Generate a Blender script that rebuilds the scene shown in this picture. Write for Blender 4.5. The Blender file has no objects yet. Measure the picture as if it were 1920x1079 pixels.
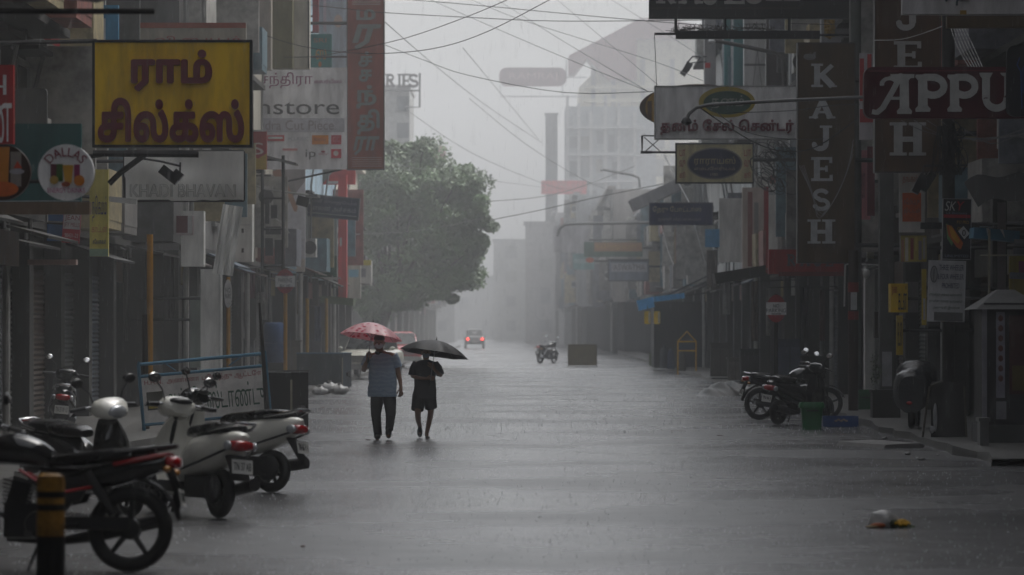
import bpy, bmesh, math, random
from mathutils import Vector, Matrix
RND = random.Random(11)
sc = bpy.context.scene
COL = sc.collection
PI = math.pi
rad = math.radians
# ------------------------------------------------------------------ camera
F, CX, CY, EYE = 7200.0, 985.0, 612.0, 1.75        # focal length and vanishing point in photograph pixels, eye height in metres
cam_d = bpy.data.cameras.new('camera')
cam = bpy.data.objects.new('camera', cam_d)
COL.objects.link(cam)
cam.location = (0, 0, EYE)
cam.rotation_euler = (PI / 2, 0, 0)
cam_d.lens, cam_d.sensor_width = 135.0, 36.0
cam_d.shift_x = -25.0 / 1920
cam_d.shift_y = 72.5 / 1920
cam_d.clip_start, cam_d.clip_end = 0.5, 4000
cam_d.dof.use_dof = True
cam_d.dof.focus_distance = 62
cam_d.dof.aperture_fstop = 3.2
sc.camera = cam
# ------------------------------------------------------------------ world, sun, exposure
SUN_EL, SUN_AZ = rad(58), rad(60)
wd = bpy.data.worlds.new('World')
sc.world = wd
wd.use_nodes = True
wn = wd.node_tree.nodes
sky = wn.new('ShaderNodeTexSky')
sky.sky_type = 'NISHITA'
sky.sun_disc = False
sky.sun_elevation = SUN_EL
sky.sun_rotation = SUN_AZ
sky.dust_density = 6
sky.ozone_density = 1
hsv = wn.new('ShaderNodeHueSaturation')
hsv.inputs['Saturation'].default_value = 0.22
wd.node_tree.links.new(sky.outputs[0], hsv.inputs['Color'])
# cloud dimming added to darken the near street: bright ahead, dimmer overhead and behind
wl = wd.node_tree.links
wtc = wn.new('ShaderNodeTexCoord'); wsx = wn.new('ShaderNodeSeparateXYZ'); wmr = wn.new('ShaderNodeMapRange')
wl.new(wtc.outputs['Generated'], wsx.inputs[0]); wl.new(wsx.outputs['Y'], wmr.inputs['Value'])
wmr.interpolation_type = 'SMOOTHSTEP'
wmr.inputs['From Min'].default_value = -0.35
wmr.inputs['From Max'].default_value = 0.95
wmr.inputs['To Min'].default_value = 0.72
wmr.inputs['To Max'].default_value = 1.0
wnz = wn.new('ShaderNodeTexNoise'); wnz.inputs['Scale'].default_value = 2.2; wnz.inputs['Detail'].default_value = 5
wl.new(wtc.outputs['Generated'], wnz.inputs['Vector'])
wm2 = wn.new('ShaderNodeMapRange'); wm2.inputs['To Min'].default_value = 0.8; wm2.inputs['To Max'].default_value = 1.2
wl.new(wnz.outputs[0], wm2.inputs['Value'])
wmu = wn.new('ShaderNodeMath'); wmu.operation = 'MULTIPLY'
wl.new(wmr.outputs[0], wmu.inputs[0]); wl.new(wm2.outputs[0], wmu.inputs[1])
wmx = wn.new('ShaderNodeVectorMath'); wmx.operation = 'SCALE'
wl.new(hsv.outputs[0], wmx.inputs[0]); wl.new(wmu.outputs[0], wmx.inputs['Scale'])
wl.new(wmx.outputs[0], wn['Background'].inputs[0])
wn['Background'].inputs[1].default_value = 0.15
sun_d = bpy.data.lights.new('sun', 'SUN')
sun_d.energy = 0.5
sun_d.angle = rad(40)
sun_d.color = (1, 0.98, 0.95)
sun = bpy.data.objects.new('sun', sun_d)
COL.objects.link(sun)
sun.rotation_euler = (-(PI / 2 - SUN_EL), 0, -SUN_AZ)
sc.view_settings.view_transform = 'Standard'
sc.view_settings.look = 'None'
sc.view_settings.exposure = 0.88
sc.view_settings.gamma = 1
sc.cycles.use_denoising = True
sc.cycles.max_bounces = 6
sc.cycles.diffuse_bounces = 3
sc.cycles.glossy_bounces = 3
sc.cycles.transparent_max_bounces = 12
sc.cycles.volume_bounces = 1

# ------------------------------------------------------------------ helpers
def at(px, py, D):
    return Vector(((px - CX) / F * D, D, EYE - (py - CY) / F * D))
def gx(px, D): return (px - CX) / F * D
def gz(py, D): return EYE - (py - CY) / F * D
def ground_d(py): return F * EYE / (py - CY)

_m = {}
def M(name, rgb, rough=0.5, metal=0.0, var=0.3, scale=3.0, bump=0.0, streak=False, coat=0.0, emit=0.0, alpha=1.0, spec=0.5):
    if name in _m: return _m[name]
    m = bpy.data.materials.new(name)
    m.use_nodes = True
    nt = m.node_tree; N = nt.nodes; L = nt.links
    b = N['Principled BSDF']
    tc = N.new('ShaderNodeTexCoord')
    mp = N.new('ShaderNodeMapping')
    mp.inputs['Scale'].default_value = (scale, scale, scale * (0.25 if streak else 1))
    L.new(tc.outputs['Object'], mp.inputs[0])
    nz = N.new('ShaderNodeTexNoise')
    nz.inputs['Scale'].default_value = 1.0
    nz.inputs['Detail'].default_value = 6
    nz.inputs['Roughness'].default_value = 0.65
    L.new(mp.outputs[0], nz.inputs['Vector'])
    cr = N.new('ShaderNodeValToRGB')
    cr.color_ramp.elements[0].position = 0.32
    cr.color_ramp.elements[1].position = 0.62
    lo = [c * (1 - var) for c in rgb]; hi = [min(1, c * (1 + var * 0.35)) for c in rgb]
    cr.color_ramp.elements[0].color = (*lo, 1)
    cr.color_ramp.elements[1].color = (*hi, 1)
    L.new(nz.outputs[0], cr.inputs[0])
    L.new(cr.outputs[0], b.inputs['Base Color'])
    mr = N.new('ShaderNodeMapRange')
    mr.inputs['To Min'].default_value = max(0.03, rough - 0.15)
    mr.inputs['To Max'].default_value = min(1, rough + 0.15)
    L.new(nz.outputs[0], mr.inputs['Value'])
    L.new(mr.outputs[0], b.inputs['Roughness'])
    b.inputs['Metallic'].default_value = metal
    b.inputs['Coat Weight'].default_value = coat
    b.inputs['Specular IOR Level'].default_value = spec
    if bump:
        n2 = N.new('ShaderNodeTexNoise')
        n2.inputs['Scale'].default_value = scale * 7
        n2.inputs['Detail'].default_value = 4
        L.new(tc.outputs['Object'], n2.inputs['Vector'])
        bp = N.new('ShaderNodeBump')
        bp.inputs['Strength'].default_value = bump
        bp.inputs['Distance'].default_value = 0.02
        L.new(n2.outputs[0], bp.inputs['Height'])
        L.new(bp.outputs[0], b.inputs['Normal'])
    if emit:
        b.inputs['Emission Color'].default_value = (*rgb, 1)
        b.inputs['Emission Strength'].default_value = emit
    if alpha < 1: b.inputs['Alpha'].default_value = alpha
    _m[name] = m
    return m
def C(rgb, **k):
    k.setdefault('spec', .25); return M('paint_%02x%02x%02x' % tuple(int(255 * c) for c in rgb) + '_'.join(k), rgb, **k)

class MB:
    def __init__(s): s.v = []; s.f = []
    def add(s, vs, fs):
        o = len(s.v); s.v += [Vector(v) for v in vs]; s.f += [tuple(i + o for i in f) for f in fs]; return s
    def box(s, c, d, rz=0, rx=0, ry=0):
        m = Matrix.Rotation(rz, 3, 'Z') @ Matrix.Rotation(ry, 3, 'Y') @ Matrix.Rotation(rx, 3, 'X')
        c = Vector(c)
        vs = [c + m @ Vector((d[0] / 2 * x, d[1] / 2 * y, d[2] / 2 * z)) for x in (-1, 1) for y in (-1, 1) for z in (-1, 1)]
        return s.add(vs, [(0, 1, 3, 2), (4, 6, 7, 5), (0, 4, 5, 1), (2, 3, 7, 6), (0, 2, 6, 4), (1, 5, 7, 3)])
    def rings(s, R, closed=False, caps=True):
        n = len(R[0]); o = len(s.v)
        for r in R: s.v += [Vector(p) for p in r]
        k = len(R)
        for i in range(k if closed else k - 1):
            j = (i + 1) % k
            for a in range(n):
                b = (a + 1) % n
                s.f.append((o + i * n + a, o + i * n + b, o + j * n + b, o + j * n + a))
        if caps and not closed:
            s.f.append(tuple(o + a for a in reversed(range(n))))
            s.f.append(tuple(o + (k - 1) * n + a for a in range(n)))
        return s
    def tube(s, pts, r, n=8, closed=False):
        pts = [Vector(p) for p in pts]
        rs = r if isinstance(r, (list, tuple)) else [r] * len(pts)
        R = []; up = None
        for i, p in enumerate(pts):
            if closed: t = pts[(i + 1) % len(pts)] - pts[i - 1]
            else: t = (pts[min(i + 1, len(pts) - 1)] - pts[max(i - 1, 0)])
            t.normalize()
            if up is None:
                up = Vector((0, 0, 1)) if abs(t.z) < 0.9 else Vector((1, 0, 0))
            a = t.cross(up)
            if a.length < 1e-5: a = t.orthogonal()
            a.normalize(); b = a.cross(t).normalized(); up = b
            R.append([p + (a * math.cos(2 * PI * k / n) + b * math.sin(2 * PI * k / n)) * rs[i] for k in range(n)])
        return s.rings(R, closed)
    def ell(s, c, r, n=14, m=8, rot=None):
        c = Vector(c); R = []
        for i in range(m + 1):
            th = PI * i / m; th = min(max(th, 0.03), PI - 0.03)
            ring = []
            for k in range(n):
                p = Vector((r[0] * math.sin(th) * math.cos(2 * PI * k / n), r[1] * math.sin(th) * math.sin(2 * PI * k / n), -r[2] * math.cos(th)))
                if rot: p = rot @ p
                ring.append(c + p)
            R.append(ring)
        return s.rings(R)
    def lathe(s, prof, c=(0, 0, 0), n=20, rot=None):
        c = Vector(c)
        R = []
        for r, z in prof:
            ring = []
            for k in range(n):
                p = Vector((r * math.cos(2 * PI * k / n), r * math.sin(2 * PI * k / n), z))
                if rot: p = rot @ p
                ring.append(c + p)
            R.append(ring)
        return s.rings(R)
    def prism(s, poly, y0, y1):                       # poly in x,z, extruded along y
        n = len(poly)
        ar = sum(poly[i][0] * poly[(i + 1) % n][1] - poly[(i + 1) % n][0] * poly[i][1] for i in range(n))
        if ar < 0: poly = poly[::-1]
        vs = [(x, y0, z) for x, z in poly] + [(x, y1, z) for x, z in poly]
        fs = [tuple(range(n)), tuple(reversed(range(n, 2 * n)))]
        fs += [(i, i + n, (i + 1) % n + n, (i + 1) % n) for i in range(n)]
        return s.add(vs, fs)
    def xprism(s, poly, x0, x1):                      # poly in y,z, extruded along x
        n = len(poly)
        vs = [(x0, y, z) for y, z in poly] + [(x1, y, z) for y, z in poly]
        fs = [tuple(reversed(range(n))), tuple(range(n, 2 * n))]
        fs += [(i, (i + 1) % n, (i + 1) % n + n, i + n) for i in range(n)]
        return s.add(vs, fs)
    def torus(s, c, R0, r, n=28, m=10, wr=1.0):       # wheel axis along y
        c = Vector(c); rr = []
        for i in range(n):
            a = 2 * PI * i / n
            rr.append([c + Vector(((R0 + r * math.cos(2 * PI * k / m)) * math.cos(a), r * wr * math.sin(2 * PI * k / m), (R0 + r * math.cos(2 * PI * k / m)) * math.sin(a))) for k in range(m)])
        return s.rings(rr, closed=True)
    def build(s, name, mat, parent=None, loc=None, smooth=True, fix=True):
        me = bpy.data.meshes.new(name)
        me.from_pydata([tuple(v) for v in s.v], [], s.f)
        if fix and len(s.f) < 60000:
            bm = bmesh.new(); bm.from_mesh(me)
            bmesh.ops.recalc_face_normals(bm, faces=bm.faces)
            bm.to_mesh(me); bm.free()
        if smooth:
            me.polygons.foreach_set('use_smooth', [True] * len(me.polygons))
            me.set_sharp_from_angle(angle=rad(38))
        me.update()
        o = bpy.data.objects.new(name, me)
        COL.objects.link(o)
        if mat: me.materials.append(mat)
        if parent: o.parent = parent
        if loc is not None: o.location = loc
        return o

def tag(o, label, cat, group=None):
    o['label'] = label; o['category'] = cat
    if group: o['group'] = group
    return o
def thing(name, label, cat, loc=(0, 0, 0), rz=0, group=None, rx=0, ry=0):
    o = bpy.data.objects.new(name, None)
    o.empty_display_size = 0.1
    COL.objects.link(o)
    o.location = loc; o.rotation_euler = (rx, ry, rz)
    return tag(o, label, cat, group)
def structure(o, kind='structure'):
    o['kind'] = kind
    return o
def copy_tree(o, parent=None):
    c = o.copy(); COL.objects.link(c)
    if parent: c.parent = parent
    for ch in [x for x in COL.objects if x.parent == o]: copy_tree(ch, c)
    return c

# ------------------------------------------------------------------ lettering: contours are filled row by row with the non-zero rule
def fill(contours, rows=56):
    E = []
    for c in contours:
        for i in range(len(c)):
            (x0, y0), (x1, y1) = c[i], c[(i + 1) % len(c)]
            if abs(y1 - y0) > 1e-9: E.append((x0, y0, x1, y1))
    ys = [p[1] for c in contours for p in c]
    lo, hi = min(ys), max(ys); h = (hi - lo) / rows
    quads = []
    for r in range(rows):
        ym = lo + (r + .5) * h; cr = []
        for x0, y0, x1, y1 in E:
            if (y0 <= ym) != (y1 <= ym):
                sl = (x1 - x0) / (y1 - y0)
                cr.append((x0 + (ym - y0) * sl, max(-3, min(3, sl)), 1 if y1 > y0 else -1))
        cr.sort(); w = 0
        for x, sl, d in cr:
            if w == 0: st = (x, sl)
            w += d
            if w == 0 and x - st[0] > 1e-6:
                a, sa = st; d2 = h / 2
                quads.append(((a - sa * d2, ym - d2), (x - sl * d2, ym - d2), (x + sl * d2, ym + d2), (a + sa * d2, ym + d2)))
    return quads
def contours_of(body, bold=0.0):
    cu = bpy.data.curves.new('lettering', 'FONT')
    cu.body = body; cu.fill_mode = 'NONE'; cu.resolution_u = 4; cu.offset = bold
    ob = bpy.data.objects.new('lettering', cu)
    me = bpy.data.meshes.new_from_object(ob)
    nxt = {}
    for e in me.edges:
        a, b = e.vertices
        if b < a: a, b = b, a
        if b - a > 1: a, b = b, a
        nxt[a] = b
    out = []; seen = set()
    for s0 in list(nxt):
        if s0 in seen: continue
        c = []; k = s0
        while k not in seen and k in nxt:
            seen.add(k); c.append((me.vertices[k].co.x, me.vertices[k].co.y)); k = nxt[k]
        if len(c) > 2: out.append(c)
    bpy.data.meshes.remove(me); bpy.data.objects.remove(ob); bpy.data.curves.remove(cu)
    return out
def fatten(contours, r, n=12):
    out = list(contours)
    for i in range(n):
        a = 2 * PI * i / n
        out += [[(x + r * math.cos(a), y + r * math.sin(a)) for x, y in c] for c in contours]
    return out
def letters(mb, contours, x0, z0, x1, z1, y_back, depth, rows=56, shear=0.0, bend=None):
    xs = [p[0] for c in contours for p in c]; ys = [p[1] for c in contours for p in c]
    ax, bx, ay, by = min(xs), max(xs), min(ys), max(ys)
    def mp(p):
        u = (p[0] - ax) / (bx - ax); v = (p[1] - ay) / (by - ay)
        x = x0 + u * (x1 - x0) + shear * (v - .5) * (z1 - z0); z = z0 + v * (z1 - z0)
        return bend(x, z) if bend else (x, z)
    q = fill(contours, rows)
    for quad in q:
        p = [mp(t) for t in quad]
        mb.add([(x, y_back - depth, z) for x, z in p], [(0, 1, 2, 3)])
    for c in contours:
        p = [mp(t) for t in c]; n = len(p)
        mb.add([(x, y_back - depth, z) for x, z in p] + [(x, y_back, z) for x, z in p], [(i, (i + 1) % n, (i + 1) % n + n, i + n) for i in range(n)])
    return mb
def seg(x0, y0, x1, y1, w):
    d = Vector((x1 - x0, y1 - y0)); n = Vector((-d.y, d.x)).normalized() * w / 2
    return [(x0 - n.x, y0 - n.y), (x1 - n.x, y1 - n.y), (x1 + n.x, y1 + n.y), (x0 + n.x, y0 + n.y)]
def rect(x0, y0, x1, y1): return [(x0, y0), (x1, y0), (x1, y1), (x0, y1)]
def band(pts, w):
    out = []
    for i in range(len(pts) - 1):
        ww = w if not isinstance(w, list) else (w[i] + w[i + 1]) / 2
        out.append(seg(*pts[i], *pts[i + 1], ww))
        out.append([(pts[i + 1][0] + ww / 2 * math.cos(a * PI / 5), pts[i + 1][1] + ww / 2 * math.sin(a * PI / 5)) for a in range(10)])
    return out
def arc(cx, cy, rx, ry, a0, a1, n=14):
    return [(cx + rx * math.cos(rad(a0 + (a1 - a0) * i / n)), cy + ry * math.sin(rad(a0 + (a1 - a0) * i / n))) for i in range(n + 1)]
def serif(x, y, w=.44, h=.09): return rect(x - w / 2, y, x + w / 2, y + h)
SLAB = {
 'H': [rect(.14, 0, .36, 1), rect(.64, 0, .86, 1), rect(.3, .42, .7, .56), serif(.25, 0), serif(.75, 0), serif(.25, .91), serif(.75, .91)],
 'K': [rect(.16, 0, .38, 1), serif(.27, 0), serif(.27, .91), seg(.34, .42, .84, .93, .17), seg(.42, .55, .86, .02, .24), rect(.7, 0, 1.02, .06)],
 'A': [seg(.5, .95, .16, 0, .19), seg(.5, .95, .84, 0, .24), rect(.28, .26, .72, .38), serif(.15, 0, .36), serif(.85, 0, .36), rect(.4, .88, .6, 1)],
 'J': [rect(.5, .25, .74, 1), serif(.62, .91, .5)] + band(arc(.38, .25, .24, .18, 0, -180), .2),
 'E': [rect(.16, 0, .4, 1), rect(.05, 0, .92, .12), rect(.05, .88, .9, 1), rect(.36, .45, .7, .56), rect(.8, .1, .92, .26), rect(.78, .74, .9, .9), rect(.62, .38, .72, .63)],
 'S': band(arc(.5, .72, .3, .2, 20, 250) + arc(.5, .27, .33, .21, 100, -160), .19),
 'R': [rect(.16, 0, .38, 1), serif(.27, 0), serif(.27, .91), seg(.5, .48, .88, .02, .22)] + band([(.3, .92)] + arc(.52, .72, .26, .2, 90, -90) + [(.3, .52)], .17),
}
SLAB['R'] = SLAB['R']
def flare(x, w=.26):   # an ornamental stem: waisted, flared at both ends
    return [(x - w * .75, 0), (x + w * .75, 0), (x + w * .8, .08), (x + w * .5, .16), (x + w * .45, .84), (x + w * .8, .93), (x + w * .75, 1), (x - w * .75, 1), (x - w * .8, .93), (x - w * .5, .84), (x - w * .5, .16), (x - w * .8, .08)]
FANCY = {
 'A': [flare(.74, .2), rect(.42, .36, .7, .44)] + band([(.05, .06), (.16, .04), (.28, .16), (.5, .6), (.66, .96)], .12) + band(arc(.42, .74, .16, .15, 190, 20), .09) + [rect(.44, .9, .95, 1)],
 'P': [flare(.28, .26)] + band([(.3, .92)] + arc(.56, .68, .3, .24, 90, -150), .19),
 'U': [[(.06, 1), (.44, 1), (.4, .92), (.36, .86), (.36, .3), (.14, .3), (.14, .86), (.08, .92)], [(.66, 1), (.98, 1), (.92, .9), (.9, .3), (.78, .3), (.78, .9), (.7, .94)]] + band(arc(.55, .32, .3, .25, 180, 360), .19),
}

# ------------------------------------------------------------------ signs
FACADE_L, FACADE_R = -7.3, 7.4
def sign(name, label, r, D, color, items=(), depth=0.12, frame=None, arms=(), yaw=0, roll=0, cat='shop sign', group=None, edge=None, mat=None, round_=0, ellipse=False):
    """r = (px0, py0, px1, py1) where the face shows; everything on it is given in the same pixels and laid out at its real size on the board."""
    px0, py0, px1, py1 = r
    cxp, cyp = (px0 + px1) / 2, (py0 + py1) / 2
    c = at(cxp, cyp, D); k = D / F
    w, h = (px1 - px0) * k, (py1 - py0) * k
    root = thing(name, label, cat, (c.x, c.y, c.z), rz=yaw, ry=roll, group=group)
    def loc(px, py): return ((px - cxp) * k, -(py - cyp) * k)
    pm = mat or C(color, rough=.5, var=.42, scale=2.6, streak=True)
    b = MB()
    if ellipse:
        b.prism([(w / 2 * math.cos(a * PI / 20), h / 2 * math.sin(a * PI / 20)) for a in range(40)], 0, depth)
    elif round_:
        q = round_ * k; pts = []
        for sx, sz, a0 in ((1, 1, 0), (-1, 1, 90), (-1, -1, 180), (1, -1, 270)):
            pts += [(sx * (w / 2 - q) + q * math.cos(rad(a0 + t * 15)), sz * (h / 2 - q) + q * math.sin(rad(a0 + t * 15))) for t in range(7)]
        b.prism(pts, 0, depth)
    else: b.box((0, depth / 2, 0), (w, depth, h))
    b.build('panel', pm, root)
    if frame:
        fc, fw = frame; fw *= k; f = MB()
        for sx in (-1, 1): f.box((sx * (w / 2 + fw / 2), depth / 2, 0), (fw, depth + .03, h + 2 * fw))
        for sz in (-1, 1): f.box((0, depth / 2, sz * (h / 2 + fw / 2)), (w, depth + .03, fw))
        f.build('frame', C(fc, rough=.4, var=.3), root)
    y = -0.002
    for it in items:
        t = it[0]; g = MB(); y -= .003; o = None
        if t == 'rect':
            a = loc(it[1], it[2]); e = loc(it[3], it[4])
            g.box(((a[0] + e[0]) / 2, y, (a[1] + e[1]) / 2), (abs(e[0] - a[0]), .004, abs(e[1] - a[1]))); nm = 'printed_panel'; cl = it[5]
        elif t == 'ell':
            a = loc(it[1], it[2]); g.prism([(a[0] + it[3] * k * math.cos(q * PI / 18), a[1] + it[4] * k * math.sin(q * PI / 18)) for q in range(36)], y - .002, y + .002); nm = 'emblem'; cl = it[5]
        elif t == 'poly':
            g.prism([loc(*p) for p in it[1]], y - .002, y + .002); nm = 'printed_shape'; cl = it[2]
        elif t == 'line':
            g.tube([(loc(*p)[0], y, loc(*p)[1]) for p in it[1]], it[3] * k / 2, 6); nm = 'border_line'; cl = it[2]
        elif t == 'text':
            kw = it[4] if len(it) > 4 else {}
            a = loc(it[2][0], it[2][3]); e = loc(it[2][2], it[2][1])
            cs_ = contours_of(it[1], kw.get('bold', 0)); cs_ = fatten(cs_, kw['fat']) if 'fat' in kw else cs_
            letters(g, cs_, a[0], a[1], e[0], e[1], y + .003, kw.get('depth', .006), kw.get('rows', 40), kw.get('shear', 0)); nm = 'lettering'; cl = it[3]
        elif t == 'arctext':                        # word bent along the top of a round sign: (text, cx, cy, radius, letter height, half angle)
            _, tx, ax_, ay_, rr, lh, ha, cl = it
            a = loc(ax_, ay_)
            cs = contours_of(tx, .02)
            letters(g, cs, -1, 0, 1, 1, y + .003, .006, 40, bend=lambda x, z: (a[0] + (rr + z * lh) * k * math.sin(x * rad(ha)), a[1] + (rr + z * lh) * k * math.cos(x * rad(ha)))); nm = 'lettering'
        elif t == 'glyphs':                         # list of (letter, px rect) from the drawn alphabets
            _, alpha, lst, cl, dep = it
            for ch, rr in lst:
                a = loc(rr[0], rr[3]); e = loc(rr[2], rr[1]); letters(g, alpha[ch], a[0], a[1], e[0], e[1], y + .003, dep, 44)
            nm = 'lettering'
        g.build(nm, C(cl, rough=.45, var=.2, scale=6), root, smooth=False, fix=(t not in ('text', 'arctext', 'glyphs')))
    for (pa, ya, Xw, zr, rr) in arms:              # from the board's edge out to the wall
        g = MB(); s_ = loc(pa, ya)
        g.tube([(s_[0], depth / 2 + .03, s_[1]), (Xw - c.x, depth / 2 + .03, s_[1] + zr)], rr, 6)
        g.build('bracket', C((.03, .03, .032), rough=.5), root)
    return root
BLK = (.012, .012, .013); DK = (.03, .03, .033); WH = (.78, .78, .77); MAR = (.16, .012, .02); YEL = (.75, .46, .02)
# ------------------------------------------------------------------ ground
def road_mat():
    m = bpy.data.materials.new('wet_asphalt'); m.use_nodes = True
    N = m.node_tree.nodes; L = m.node_tree.links; b = N['Principled BSDF']
    tc = N.new('ShaderNodeTexCoord')
    n1 = N.new('ShaderNodeTexNoise'); n1.inputs['Scale'].default_value = .22; n1.inputs['Detail'].default_value = 5
    n2 = N.new('ShaderNodeTexNoise'); n2.inputs['Scale'].default_value = 34; n2.inputs['Detail'].default_value = 5
    n3 = N.new('ShaderNodeTexNoise'); n3.inputs['Scale'].default_value = 2.3; n3.inputs['Detail'].default_value = 6
    for n in (n1, n2, n3): L.new(tc.outputs['Object'], n.inputs['Vector'])
    cr = N.new('ShaderNodeValToRGB')
    cr.color_ramp.elements[0].position = .35; cr.color_ramp.elements[0].color = (.075, .076, .079, 1)
    cr.color_ramp.elements[1].position = .7; cr.color_ramp.elements[1].color = (.13, .13, .133, 1)
    L.new(n3.outputs[0], cr.inputs[0]); L.new(cr.outputs[0], b.inputs['Base Color'])
    mr = N.new('ShaderNodeMapRange'); mr.inputs['From Min'].default_value = .38; mr.inputs['From Max'].default_value = .62
    mr.inputs['To Min'].default_value = .17; mr.inputs['To Max'].default_value = .33
    L.new(n1.outputs[0], mr.inputs['Value']); L.new(mr.outputs[0], b.inputs['Roughness'])
    bp = N.new('ShaderNodeBump'); bp.inputs['Strength'].default_value = .6; bp.inputs['Distance'].default_value = .012
    ad = N.new('ShaderNodeMath'); ad.operation = 'ADD'; L.new(n2.outputs[0], ad.inputs[0])
    ml = N.new('ShaderNodeMath'); ml.operation = 'MULTIPLY'; ml.inputs[1].default_value = 1.2; L.new(n3.outputs[0], ml.inputs[0]); L.new(ml.outputs[0], ad.inputs[1])
    L.new(ad.outputs[0], bp.inputs['Height']); L.new(bp.outputs[0], b.inputs['Normal'])
    b.inputs['IOR'].default_value = 1.33
    return m
ROAD = road_mat()
g = MB(); g.add([(-75, -30, 0), (75, -30, 0), (75, 640, 0), (-75, 640, 0)], [(0, 1, 2, 3)])
structure(g.build('road', ROAD, smooth=False, fix=False))
PAVE = M('wet_concrete', (.10, .098, .092), rough=.38, var=.5, scale=1.2, bump=.4)
def pavement(x0, x1, y0, y1, edge, name='pavement'):
    g = MB(); n = int((y1 - y0) / 1.4); top = []; 
    E = []
    for i in range(n + 1):
        y = y0 + (y1 - y0) * i / n
        E.append((edge + RND.uniform(-.10, .10), y, .11 + RND.uniform(-.03, .02)))
    far = x1 if abs(x1 - edge) > abs(x0 - edge) else x0
    vs = []
    for (x, y, z) in E: vs += [(x + .02 * (1 if far < x else -1), y, -.02), (x, y, z), (far, y, z + .02)]
    fs = []
    for i in range(n):
        a = i * 3
        fs += [(a, a + 1, a + 4, a + 3), (a + 1, a + 2, a + 5, a + 4)]
    g.add(vs, fs)
    return structure(g.build(name, PAVE, smooth=False))
pavement(-9, -5.6, 20, 330, -5.6)
pavement(5.9, 9, 48, 330, 5.9)

# ------------------------------------------------------------------ buildings
SHUT = M('shutter_steel', (.036, .039, .045), rough=.42, metal=.4, var=.5, scale=1.5, streak=True)
DARKW = M('dark_glass', (.02, .022, .025), rough=.12, var=.2)
SHUTS = [SHUT, M('shutter_blue_grey', (.035, .05, .07), rough=.45, metal=.3, var=.5, scale=1.5, streak=True), M('shutter_brown', (.06, .042, .03), rough=.5, metal=.2, var=.5, scale=1.5, streak=True), M('shutter_green', (.03, .05, .04), rough=.5, metal=.2, var=.5, scale=1.5, streak=True)]
FASC = [(.20, .03, .03), (.04, .06, .16), (.25, .18, .03), (.22, .22, .21), (.03, .10, .07), (.12, .06, .03)]
FIN = [(.34, .33, .31), (.46, .45, .42), (.22, .21, .2), (.16, .17, .2), (.30, .12, .10), (.12, .2, .24), (.40, .34, .2), (.1, .1, .1)]
AWN = [(.06, .058, .055), (.09, .085, .08), (.04, .07, .11), (.08, .05, .04), (.05, .05, .05), (.13, .13, .125)]
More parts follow.
